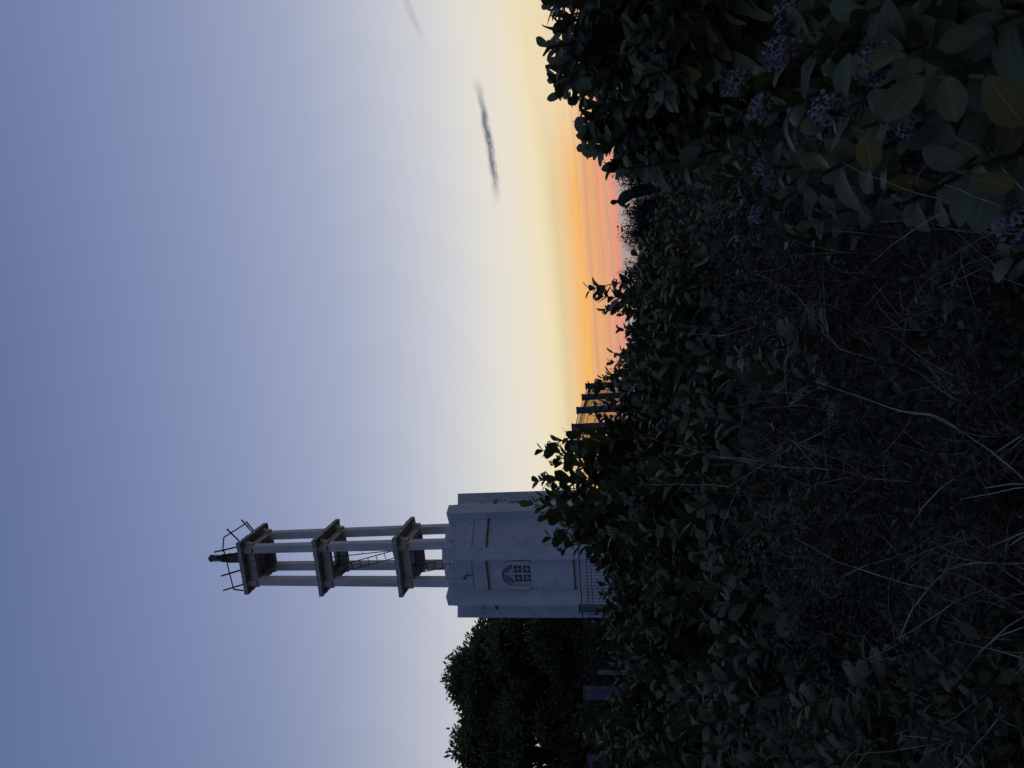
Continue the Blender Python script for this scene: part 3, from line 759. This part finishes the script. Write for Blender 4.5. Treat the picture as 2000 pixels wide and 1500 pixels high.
def fill(seed, n, y0, y1, pf, dx, Y0, Y1, lf, pfl=.12):
    r = random.Random(seed); out = []
    for i in range(n):
        py = r.uniform(y0, y1); px = float(np.interp(py, [q[0] for q in pf], [q[1] for q in pf]))+(dx*r.random()**1.4 if i % 3 else r.uniform(0, 12))
        out.append((px, py, r.uniform(Y0, Y1), 1 if False else 0, lf*r.uniform(.9, 1.1)))
    return out
# big shrubs close to the camera on the right, their tips set one by one
def hero_shrub(name_label, root_xy, tips, leafL, seed, group=None, start=.25, r0=.014, extra=()):
    r = random.Random(seed); z0 = gz(*root_xy)
    root = empty('milkweed_shrub', (root_xy[0], root_xy[1], z0)); o = Vector(root.location)
    st = MB(); lv = []; cl = []
    for px, py, Yd, fl, lf in tips:
        t = at(px, py, Yd)-o; a = r.uniform(0, 2*pi)
        b = Vector((t.x*.25+cos(a)*.12, t.y*.25+sin(a)*.12, -.05))
        c2 = []; grow(st, lv, c2, b, t, r, lf, r0=r0, start=start, hero=True, flower=0)
        for q in range(fl):
            d = Vector((r.uniform(-.5, .5), r.uniform(-1, -.2), r.uniform(.3, 1))).normalized(); p1 = t+d*(.03+.045*q)+Vector((r.uniform(-1, 1)*.05*q, 0, -.04*q)); st.tube([t-Vector((0, 0, .03)), p1], .003, 4); cl.append((p1, d, .85 if q == 0 else .6))
    for a0, a1, mi_ in extra:
        p0 = at(*a0)-o; p1 = at(*a1)-o; q = Vector(t).lerp(p0, .0); dv = p1-p0
        b_ = p0+Vector((.10, .25, -.12)); st.tube([b_, b_.lerp(p0, .6)+Vector((0, 0, .03)), p0], [.005, .004, .003], 4, False)
        lv.append((p0, dv, Vector((r.uniform(-.2, .2), -1, .45)), dv.length, .8, mi_))
    st.build('stem', M_stem, root); lm = MB(); stamp_leaves(lm, lv, True, r); lm.build('foliage', [M_leaf, M_yleaf], root, smooth=True)
    for k, (p, d, s) in enumerate(cl):
        c_ = link('flower_cluster', CLUST[(k+seed) % 4], root); c_.location = p; c_.scale = (s, s, s)
        c_.rotation_euler = Vector((0, 0, 1)).rotation_difference(d).to_euler()
    tag(root, name_label, 'shrub', group); return root
hero_shrub('large milkweed shrub closest to the camera with the biggest lavender flower cluster', (1.15, 2.1),
    [(1725, 118, 1.75, 1, .165), (1625, 232, 1.75, 1, .155), (1530, 110, 2.0, 1, .15), (1500, 222, 2.1, 1, .14), (1790, 245, 1.85, 1, .16), (1560, 30, 2.0, 1, .15), (1450, 172, 2.3, 1, .13),
     (1850, 150, 1.7, 0, .17), (1700, 20, 1.8, 0, .16), (1600, 340, 2.1, 0, .15), (1880, 330, 1.8, 0, .16), (1930, 60, 1.6, 0, .17), (1760, 400, 2.2, 0, .14)], .16, 5, start=.38,
    extra=(((1925, 150, 1.42), (2000, 238, 1.38), 1), ((1850, 150, 1.6), (1868, 245, 1.56), 0), ((1700, 140, 1.5), (1765, 60, 1.5), 0), ((1895, 345, 1.6), (1990, 372, 1.56), 1), ((1800, 150, 1.55), (1722, 232, 1.52), 0), ((1690, 260, 1.6), (1700, 320, 1.56), 1)))
hero_shrub('milkweed shrub reaching highest against the yellow sky at the upper right corner', (2.35, 3.6),
    [(1082, 15, 3.4, 0, .14), (1088, 60, 3.3, 0, .15), (1068, 92, 3.1, 0, .12), (1100, 130, 3.3, 0, .15), (1106, 165, 3.4, 0, .15), (1128, 195, 3.4, 0, .14), (1150, 40, 3.0, 0, .15), (1180, 110, 3.1, 0, .15),
     (1170, 170, 3.2, 0, .15), (1230, 60, 2.8, 0, .15), (1250, 150, 3.0, 0, .15), (1120, 100, 3.6, 0, .15), (1205, 205, 3.3, 0, .14), (1110, 30, 3.7, 0, .15), (1095, -20, 3.4, 0, .15), (1200, -10, 3.0, 0, .15),
     (1135, 140, 3.2, 0, .15), (1160, 80, 3.4, 0, .15), (1300, 100, 2.9, 1, .14)]+fill(1, 46, -50, 214, [(-50, 1084), (0, 1080), (40, 1078), (90, 1086), (130, 1086), (160, 1090), (190, 1100), (214, 1124)], 190, 2.9, 3.8, .155), .15, 6, start=.42)
hero_shrub('milkweed shrub whose rounded leaves overlap the pink horizon left of the highest shrub', (2.15, 4.7),
    [(1138, 240, 4.2, 0, .15), (1150, 262, 4.1, 0, .15), (1147, 292, 4.2, 0, .14), (1175, 275, 4.0, 0, .15), (1200, 240, 4.1, 0, .15), (1215, 300, 4.3, 0, .14), (1240, 270, 4.0, 1, .14), (1290, 300, 3.9, 0, .13), (1290, 350, 4.4, 0, .13), (1230, 215, 4.4, 0, .14), (1330, 250, 3.8, 1, .13)]+fill(2, 22, 205, 335, [(205, 1140), (240, 1140), (300, 1160), (335, 1215)], 170, 3.7, 4.5, .165), .15, 8, start=.35)
hero_shrub('low milkweed shrub with a lavender cluster at the very lower edge of the picture', (.5, 1.75),
    [(1998, 436, 1.75, 1, .10), (1975, 500, 1.8, 0, .10)], .11, 9, start=.3)
hero_shrub('milkweed shrub with one pale cluster beside the large flowering one', (.95, 3.3),
    [(1500, 330, 2.9, 2, .13), (1490, 420, 3.1, 1, .13), (1540, 470, 3.2, 0, .13), (1430, 300, 3.2, 0, .13), (1380, 360, 3.5, 0, .13), (1400, 230, 3.3, 0, .13), (1600, 430, 2.9, 0, .13)], .13, 12, start=.25)

# ------------------------------------------------------------------ big dark trees left of the tower
def tree(name_label, base, crownpts, seed, clump_r=(.45, .8), leaf=.085, per=185):
    r = np.random.RandomState(seed); rr = random.Random(seed)
    root = empty('broadleaf_tree', base); o = np.array(base)
    C = np.array(crownpts)-o
    tr = MB(); cz = C[:, 2].max()
    trunk_top = Vector((C[:, 0].mean()*.4, C[:, 1].mean()*.4, cz*.45))
    tr.tube([(0, 0, -.2), (.08, .03, cz*.15), (.02, -.05, cz*.3), trunk_top], [.28, .22, .19, .16], 10)
    for i in range(0, len(C), 5):
        p = Vector(C[i]); m_ = trunk_top.lerp(p, .5)+Vector((0, 0, .3)); tr.tube([trunk_top-Vector((0, 0, rr.random()*1.2)), m_, p], [.09, .05, .015], 5)
    tr.build('trunk', M_bark, root)
    tv = np.array([(0, -.12, 0), (.5, -.26, .05), (.5, .26, .05), (0, .12, 0), (1, -.05, -.06), (1, .05, -.06)]); tf = np.array([(0, 1, 2, 3), (1, 4, 5, 2)]); tuv = np.zeros((6, 2))
    P = []; D = []; T = []
    for c_ in C:
        R = r.uniform(*clump_r); n = int(per*(R/.6)**2)
        d = r.normal(size=(n, 3)); d /= np.linalg.norm(d, axis=1)[:, None]; d[:, 2] = np.where(d[:, 2] < -.3, -d[:, 2]*.6, d[:, 2])
        rad = R*(r.uniform(.2, 1.0, n)**.38)*(1+.22*np.sin(d[:, 0]*7+c_[0]*3)*np.cos(d[:, 1]*6+c_[2]*2))
        P.append(c_+d*rad[:, None]*np.array([1.1, 1.1, .85])); D.append(d+r.normal(size=(n, 3))*.7); T.append(np.clip(r.uniform(0, .65)+r.uniform(0, .4, n), 0, 1))
    P = np.concatenate(P); D = np.concatenate(D); T = np.concatenate(T)
    X = D/np.linalg.norm(D, axis=1)[:, None]; Zr = r.normal(size=X.shape)+np.array([0, 0, 1.2]); Zr -= X*(X*Zr).sum(1)[:, None]; Zr /= np.linalg.norm(Zr, axis=1)[:, None]
    Yr = np.cross(Zr, X); R = np.stack([X, Yr, Zr], 2)
    mb = MB(); mb.stamp(tv, tf, tuv, R, P, leaf*2*r.uniform(.7, 1.3, len(P)), T); mb.build('crown', M_tleaf, root)
    tag(root, name_label, 'tree'); return root
TP = [(1150, 1000), (1180, 985), (1202, 958), (1215, 948), (1232, 935), (1240, 930), (1262, 922), (1278, 918), (1292, 912), (1300, 905), (1312, 888), (1326, 882), (1336, 890), (1350, 910), (1362, 920), (1385, 916), (1400, 920), (1415, 912),
      (1436, 908), (1455, 899), (1470, 910), (1490, 930), (1510, 915), (1560, 900), (1620, 920), (1700, 1010)]
def tprof(py): return float(np.interp(py, [p[0] for p in TP], [p[1] for p in TP]))
def crown(py0, py1, Y0, depth, n, seed):
    r = random.Random(seed); pts = []
    for i in range(n):
        py = r.uniform(py0, py1); Yd = Y0+r.uniform(-depth, depth)*(1 if i % 2 else .4)
        top = tprof(py)+20+ (abs(Yd-Y0)/depth)**2*60
        px = top+(r.random()**1.15)*(1225-top)
        pts.append(tuple(at(px, py, Yd)))
    for i in range(190): pts.append(tuple(at(r.uniform(1120, 1248), r.uniform(py0-30, py1), Y0+r.uniform(-1.5, 2.5))))
    py = py0
    while py < py1:                                 # small sprays along the outline
        pts.append(tuple(at(tprof(py)+r.uniform(12, 26), py+r.uniform(-6, 6), Y0+r.uniform(-1, 1)))); py += 17
    return pts
b1 = at(1200, 1285, 31); b2 = at(1200, 1480, 30)
tree('broad dark evergreen tree standing directly beside the tower, with a sprig rising from its top', (b1.x, b1.y, gz(b1.x, b1.y)), crown(1165, 1412, 31, 3.0, 250, 3), 21, (.40, 1.05))
tree('dark evergreen tree cut by the picture edge, farther from the tower', (b2.x, b2.y, gz(b2.x, b2.y)), crown(1365, 1640, 30, 3.0, 240, 4), 22, (.40, 1.05))

# ------------------------------------------------------------------ fine-leaved dark bushes by the person
def fine_bush(label, px, py, Yd, wpx, seed, n=5200, sprays=26):
    r = np.random.RandomState(seed); rr = random.Random(seed); t = at(px, py, Yd); z0 = gz(t.x, t.y); H = t.z-z0; W = wpx/FPX*Yd/2
    root = empty('fine_leaved_bush', (t.x, t.y, z0))
    d = r.normal(size=(n, 3)); d /= np.linalg.norm(d, axis=1)[:, None]; d[:, 2] = np.abs(d[:, 2]); rad = r.uniform(0, 1, n)**.4*(1+.25*np.sin(d[:, 0]*9+seed)*np.cos(d[:, 1]*7))
    P = d*rad[:, None]*np.array([W, W*.8, H*.92])
    X = r.normal(size=(n, 3))+d; X /= np.linalg.norm(X, axis=1)[:, None]; Zr = r.normal(size=(n, 3)); Zr -= X*(X*Zr).sum(1)[:, None]; Zr /= np.linalg.norm(Zr, axis=1)[:, None]
    R = np.stack([X, np.cross(Zr, X), Zr], 2)
    tv = np.array([(0, -.12, 0), (.6, -.2, .03), (.6, .2, .03), (0, .12, 0)]); mb = MB()
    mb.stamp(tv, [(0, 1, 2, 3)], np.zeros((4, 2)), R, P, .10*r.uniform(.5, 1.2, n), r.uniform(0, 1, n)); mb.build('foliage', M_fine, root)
    tw = MB()
    for i in range(sprays):
        a = rr.uniform(0, 2*pi); q = rr.random()**.5; b = Vector((cos(a)*W*q*.6, sin(a)*W*q*.5, H*.4)); e = Vector((cos(a)*W*q*1.0, sin(a)*W*q*.8, H*rr.uniform(.92, 1.12)*(1-.3*q*q)))
        tw.tube([b, b.lerp(e, .6)+Vector((rr.uniform(-.04, .04), 0, .05)), e], [.008, .005, .003], 3, False)
        for k in range(9):
            p = b.lerp(e, .6+.4*k/8); tw.tube([p, p+Vector((rr.uniform(-.09, .09), rr.uniform(-.05, .05), rr.uniform(.0, .09)))], [.004, .003], 3, False)
    tw.tube([(0, 0, -.1), (0, 0, H*.6)], .03, 6)
    tw.build('stem', M_rust, root); tag(root, label, 'bush'); return root
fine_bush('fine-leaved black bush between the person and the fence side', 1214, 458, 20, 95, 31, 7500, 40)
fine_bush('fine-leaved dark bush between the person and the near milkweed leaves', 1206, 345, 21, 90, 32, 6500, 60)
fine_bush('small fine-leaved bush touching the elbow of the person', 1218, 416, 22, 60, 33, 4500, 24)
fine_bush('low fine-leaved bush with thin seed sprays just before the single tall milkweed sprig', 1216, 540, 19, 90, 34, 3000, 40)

# ------------------------------------------------------------------ the person
def skin_obj(name, J, E, rad, m, parent, lv=2):
    me = bpy.data.meshes.new(name); me.from_pydata(J, E, []); o = link(name, me, parent)
    md = o.modifiers.new('skin', 'SKIN'); md.use_smooth_shade = True
    for i, q in enumerate(rad):
        sv = me.skin_vertices[0].data[i]; sv.radius = q if isinstance(q, tuple) else (q, q); sv.use_root = (i == 0)
    sb = o.modifiers.new('sub', 'SUBSURF'); sb.levels = sb.render_levels = lv; me.materials.append(m); return o
pp = at(1283, 370, 28); pz = gz(pp.x, pp.y)
per = empty('person', (pp.x, pp.y, pz+.05), radians(-10))
tag(per, 'person in a dark green shirt and black trousers standing against the pink horizon', 'person')
bx = -.16                          # hips shift towards the bent body: shoulders stand left of the feet
J = [(-.02, 0, .92), (-.12, .0, 1.10), (-.22, .02, 1.30), (-.28, .03, 1.42), (-.30, .04, 1.55), (-.30, .04, 1.62),
     (-.42, 0, 1.34), (-.52, -.03, 1.12), (-.40, -.22, 1.00), (-.10, 0, 1.34), (.04, -.04, 1.12), (-.02, -.22, 1.00),
     (-.11, 0, .84), (-.07, .02, .48), (-.06, 0, .07), (-.06, -.14, .04), (.09, 0, .84), (.15, .02, .48), (.17, 0, .07), (.17, -.14, .04)]
E_ = [(0, 1), (1, 2), (2, 3), (3, 4), (4, 5), (2, 6), (6, 7), (7, 8), (2, 9), (9, 10), (10, 11), (0, 12), (12, 13), (13, 14), (14, 15), (0, 16), (16, 17), (17, 18), (18, 19)]
rad = [(.15, .11), (.14, .1), (.12, .09), .05, .085, .08, .055, .04, .03, .055, .04, .03, .085, .055, .04, .035, .085, .055, .04, .035]
skin_obj('body', J, E_, rad, M_skin, per)
def loft(name, secs, m, parent, k=14):
    mb = MB(); V = [(cx+rx*cos(2*pi*j/k), cy+ry*sin(2*pi*j/k), z) for cx, cy, z, rx, ry in secs for j in range(k)]; n = len(secs)
    mb.add(V, [(i*k+j, i*k+(j+1) % k, (i+1)*k+(j+1) % k, (i+1)*k+j) for i in range(n-1) for j in range(k)]+[tuple(range(k-1, -1, -1)), tuple(range((n-1)*k, n*k))])
    return mb.build(name, m, parent, smooth=True)
SH = loft('shirt', [(-.04, 0, .86, .21, .15), (-.09, 0, 1.0, .22, .15), (-.16, .01, 1.15, .235, .15), (-.23, .02, 1.30, .25, .14), (-.265, .02, 1.39, .20, .12), (-.285, .03, 1.45, .09, .08), (-.29, .03, 1.48, .07, .07)], M_shirt, per)
for tr_ in ([(-.40, .01, 1.345), (-.47, -.01, 1.24), (-.53, -.03, 1.13), (-.46, -.14, 1.05)], [(-.12, .01, 1.345), (-.01, -.01, 1.24), (.05, -.04, 1.13), (.02, -.14, 1.05)]):
    mb = MB(); mb.tube(tr_, [.075, .07, .06, .055], 10); mb.build('sleeve', M_shirt, SH, smooth=True)
skin_obj('trousers', [J[i] for i in (0, 12, 13, 14, 16, 17, 18)], [(0, 1), (1, 2), (2, 3), (0, 4), (4, 5), (5, 6)], [(.23, .15), .155, .13, .11, .155, .13, .11], M_trouser, per, 1)
mb = MB()
me_h = bpy.data.meshes.new('hair'); bmh = bmesh.new(); bmesh.ops.create_uvsphere(bmh, u_segments=14, v_segments=9, radius=.108); bmh.to_mesh(me_h); bmh.free(); me_h.materials.append(M_hair)
h = link('hair', me_h, per); h.location = (-.30, .03, 1.625); h.scale = (.95, 1.05, 1.15)
for p_ in me_h.polygons: p_.use_smooth = True
for sx in (-.08, .20):
    mb = MB(); mb.tube([(sx, .06, .05), (sx, -.06, .06), (sx, -.19, .035)], [.05, .055, .035], 8); mb.build('shoe', M_hair, per, smooth=True)

# ------------------------------------------------------------------ undergrowth
def twigs(name, label, region, n, H, rad, L, seed, m_, curl=.5, kind='stuff', k=3):
    r = random.Random(seed); mb = MB()
    for i in range(n):
        px, py, Yd = region(r); p = at(px, py, Yd); z0 = gz(p.x, p.y)
        p.z = max(z0, p.z); l = r.uniform(*L); a = r.uniform(0, 2*pi); el_ = r.uniform(-.3, 1.35)
        d = Vector((cos(a)*cos(el_), sin(a)*cos(el_), sin(el_))); pts = [p.copy()]; q = p.copy(); cv = Vector((r.uniform(-1, 1), r.uniform(-1, 1), r.uniform(-1, .5)))*curl
        m = 6
        for j in range(m):
            d = (d + cv*.22 + Vector((r.uniform(-1, 1), r.uniform(-1, 1), r.uniform(-1, 1)))*.24).normalized(); q = q+d*l/m; pts.append(q.copy())
        R_ = r.uniform(*rad); mb.tube(pts, [R_*(1-.75*j/m) for j in range(m+1)], k, False)
        if r.random() < .6:
            j = r.randrange(1, m); d2 = (d+Vector((r.uniform(-1, 1), r.uniform(-1, 1), r.uniform(-.6, 1)))*.9).normalized()
            mb.tube([pts[j], pts[j]+d2*l*.2, pts[j]+(d2+cv*.3)*l*.38], [R_*.6, R_*.4, R_*.2], k, False)
    o = mb.build(name, m_); tag(o, label, 'undergrowth', kind=kind); return o
def reg_all(r):
    py = r.uniform(-60, 1560); Yd = 2.3+6.5*r.random()**1.3; hz = 1230+.0605*(py-300)
    zz = gz(0, Yd)+r.random()**1.2*(.95 if Yd > 3.2 else .65)
    px = 1000+FPX*math.tan(PITCH+math.atan2(1.6-zz, Yd))+.061*(py-750)
    return px, py, Yd
def reg_mid(r):
    while True:
        px, py, Yd = reg_all(r)
        if 430 < py < 1180 and r.random() < .9 or r.random() < .15: return px, py, Yd
twigs('dry_twigs', 'tangle of thin dry grey twigs over the dark ground', reg_mid, 7500, 1, (.0012, .0034), (.18, .6), 51, M_twig, 1.0)
twigs('fine_dry_grass', 'fine dark dry grass and hair-thin twigs among the plants', reg_all, 9000, 1, (.0008, .0018), (.10, .35), 52, M_twig, .9)
def small_leaves(name, label, n, seed, region, size, m_):
    r = random.Random(seed); rn = np.random.RandomState(seed); P = []
    while len(P) < n:
        px, py, Yd = region(r); c_ = at(px, py, Yd); z0 = gz(c_.x, c_.y); s = r.uniform(.04, .15)
        if math.sin(c_.x*4.1+1.3*math.sin(c_.y*2.7))*math.cos(c_.y*3.3+c_.x) < -.25 and r.random() < .85: continue
        for k in range(r.randrange(8, 40)):
            q = (c_.x+r.gauss(0, s), c_.y+r.gauss(0, s), max(z0+.01, c_.z+r.gauss(0, s*.7))); P.append(q)
    P = np.array(P); K = len(P)
    X = rn.normal(size=(K, 3)); X[:, 2] = np.abs(X[:, 2])*.8; X /= np.linalg.norm(X, axis=1)[:, None]; Zr = rn.normal(size=(K, 3))*.6+np.array([0, -.2, 1]); Zr -= X*(X*Zr).sum(1)[:, None]; Zr /= np.linalg.norm(Zr, axis=1)[:, None]
    R = np.stack([X, np.cross(Zr, X), Zr], 2)
    tv = np.array([(0, -.08, 0), (.5, -.3, .06), (.5, .3, .06), (0, .08, 0), (1, -.04, -.05), (1, .04, -.05)]); mb = MB()
    mb.stamp(tv, [(0, 1, 2, 3), (1, 4, 5, 2)], np.zeros((6, 2)), R, P, rn.uniform(size[0], size[1], K)*(1+.8*(np.sin(P[:, 0]*5+P[:, 1]*3) > .5)), rn.uniform(0, 1, K)); o = mb.build(name, m_); tag(o, label, 'undergrowth', kind='stuff'); return o
small_leaves('undergrowth', 'dense small-leaved dark green undergrowth covering the ground', 75000, 61, reg_all, (.010, .030), M_under)
def reg_left(r):
    while True:
        px, py, Yd = reg_all(r)
        if py > 1000 or (py > 640 and r.random() < .2): return px, py, Yd
small_leaves('creeper', 'mat of slightly larger dull leaves on the ground below the dark trees', 38000, 62, reg_left, (.018, .042), M_under)

# bare dead branches that stand out from the tangle, each a plant of its own
def dead_branch(label, px, py, Yd, shoots, seed, R0_=.004):
    """px, py is where the tallest tips reach; shoots = lean angles (90 = upright, smaller = to the right)"""
    r = random.Random(seed); tip = at(px, py, Yd); zg = gz(tip.x, tip.y); H = max(.3, tip.z-zg); root = empty('dead_branch', (tip.x, tip.y, zg)); mb = MB()
    for a in shoots:
        l = H*r.uniform(.75, 1.15); d = Vector((cos(radians(a))*.6, r.uniform(-.3, .2), 1)).normalized(); q = Vector((r.uniform(-.05, .05), r.uniform(-.05, .05), -.03)); pts = [q.copy()]
        cv = Vector((cos(radians(a))*1.1+r.uniform(-.3, .3), r.uniform(-.2, .2), r.uniform(-.5, .1)))
        n = 12
        for j in range(n):
            d = (d+cv*.10*(j/n)*2+Vector((r.uniform(-1, 1), r.uniform(-1, 1), r.uniform(-1, 1)))*.27).normalized(); q = q+d*l/n; pts.append(q.copy())
            if j > 4 and r.random() < .42:
                e = (d+Vector((r.uniform(-1, 1), r.uniform(-.4, .4), r.uniform(-.4, .8)))*.8).normalized(); b = q.copy(); bp_ = [b.copy()]; ll = l*r.uniform(.15, .4); c2 = Vector((r.uniform(-1, 1), 0, r.uniform(-1, 1)))*.3
                for _ in range(6):
                    e = (e+c2*.3+Vector((r.uniform(-1, 1), r.uniform(-1, 1), r.uniform(-1, 1)))*.2).normalized(); b = b+e*ll/6; bp_.append(b.copy())
                mb.tube(bp_, [R0_*.5*(1-.12*i) for i in range(7)], 4, False)
        mb.tube(pts, [R0_*(1.15-.075*j) for j in range(n+1)], 5, False)
    mb.build('branches', M_twig2, root); tag(root, label, 'branch'); return root
dead_branch('forked pale dead branch at the bottom edge with long curved prongs', 1880, 520, 1.8, [60, 110, 85, 135], 71, .0036)
dead_branch('broad pale dead branch reaching up from below the middle of the twigs', 1700, 760, 2.3, [80, 100, 60, 125], 72)
dead_branch('pale dead branch with a hooked tip right of the flowering twigs', 1660, 610, 2.7, [95, 60], 73, .0034)
dead_branch('fan of bleached bare twigs below the tower, largest of the dead branches', 1730, 1040, 2.2, [95, 75, 120, 60, 105, 140], 74)
dead_branch('crooked dead branch low under the dark trees', 1800, 1330, 2.3, [110, 70, 130], 75, .0036)
dead_branch('thin dead branch beside the small solitary milkweed plant', 1560, 1440, 2.9, [100, 125], 76, .0034)
dead_branch('dead branch with a kinked tip in front of the middle shrubs', 1400, 760, 3.3, [92, 115, 70], 77, .0036)
dead_branch('arching dead branch beneath the single tall milkweed sprig', 1360, 560, 4.0, [75, 60, 120], 78)
dead_branch('wispy dead branch between the two flowering milkweed shrubs', 1420, 480, 3.4, [75, 110], 79, .003)
dead_branch('bundle of leaning grey twigs left of the solitary middle milkweed plant', 1440, 900, 3.0, [130, 120, 110, 140, 100], 80, .003)
dead_branch('thick pale dead branch curving up at the bottom edge left of the forked one', 1850, 640, 1.9, [80, 115, 60, 100], 81, .0045)
dead_branch('pale dead branch sweeping left below the white tower', 1650, 1130, 2.4, [125, 140, 100, 150], 82, .004)
dead_branch('low spread of dead prongs at the lower edge below the tower', 1900, 1000, 1.9, [60, 90, 120, 75], 83, .0042)
dead_branch('bare grey branch poking above the creepers near the photo corner', 1750, 1450, 2.5, [90, 115, 70], 84, .0038)
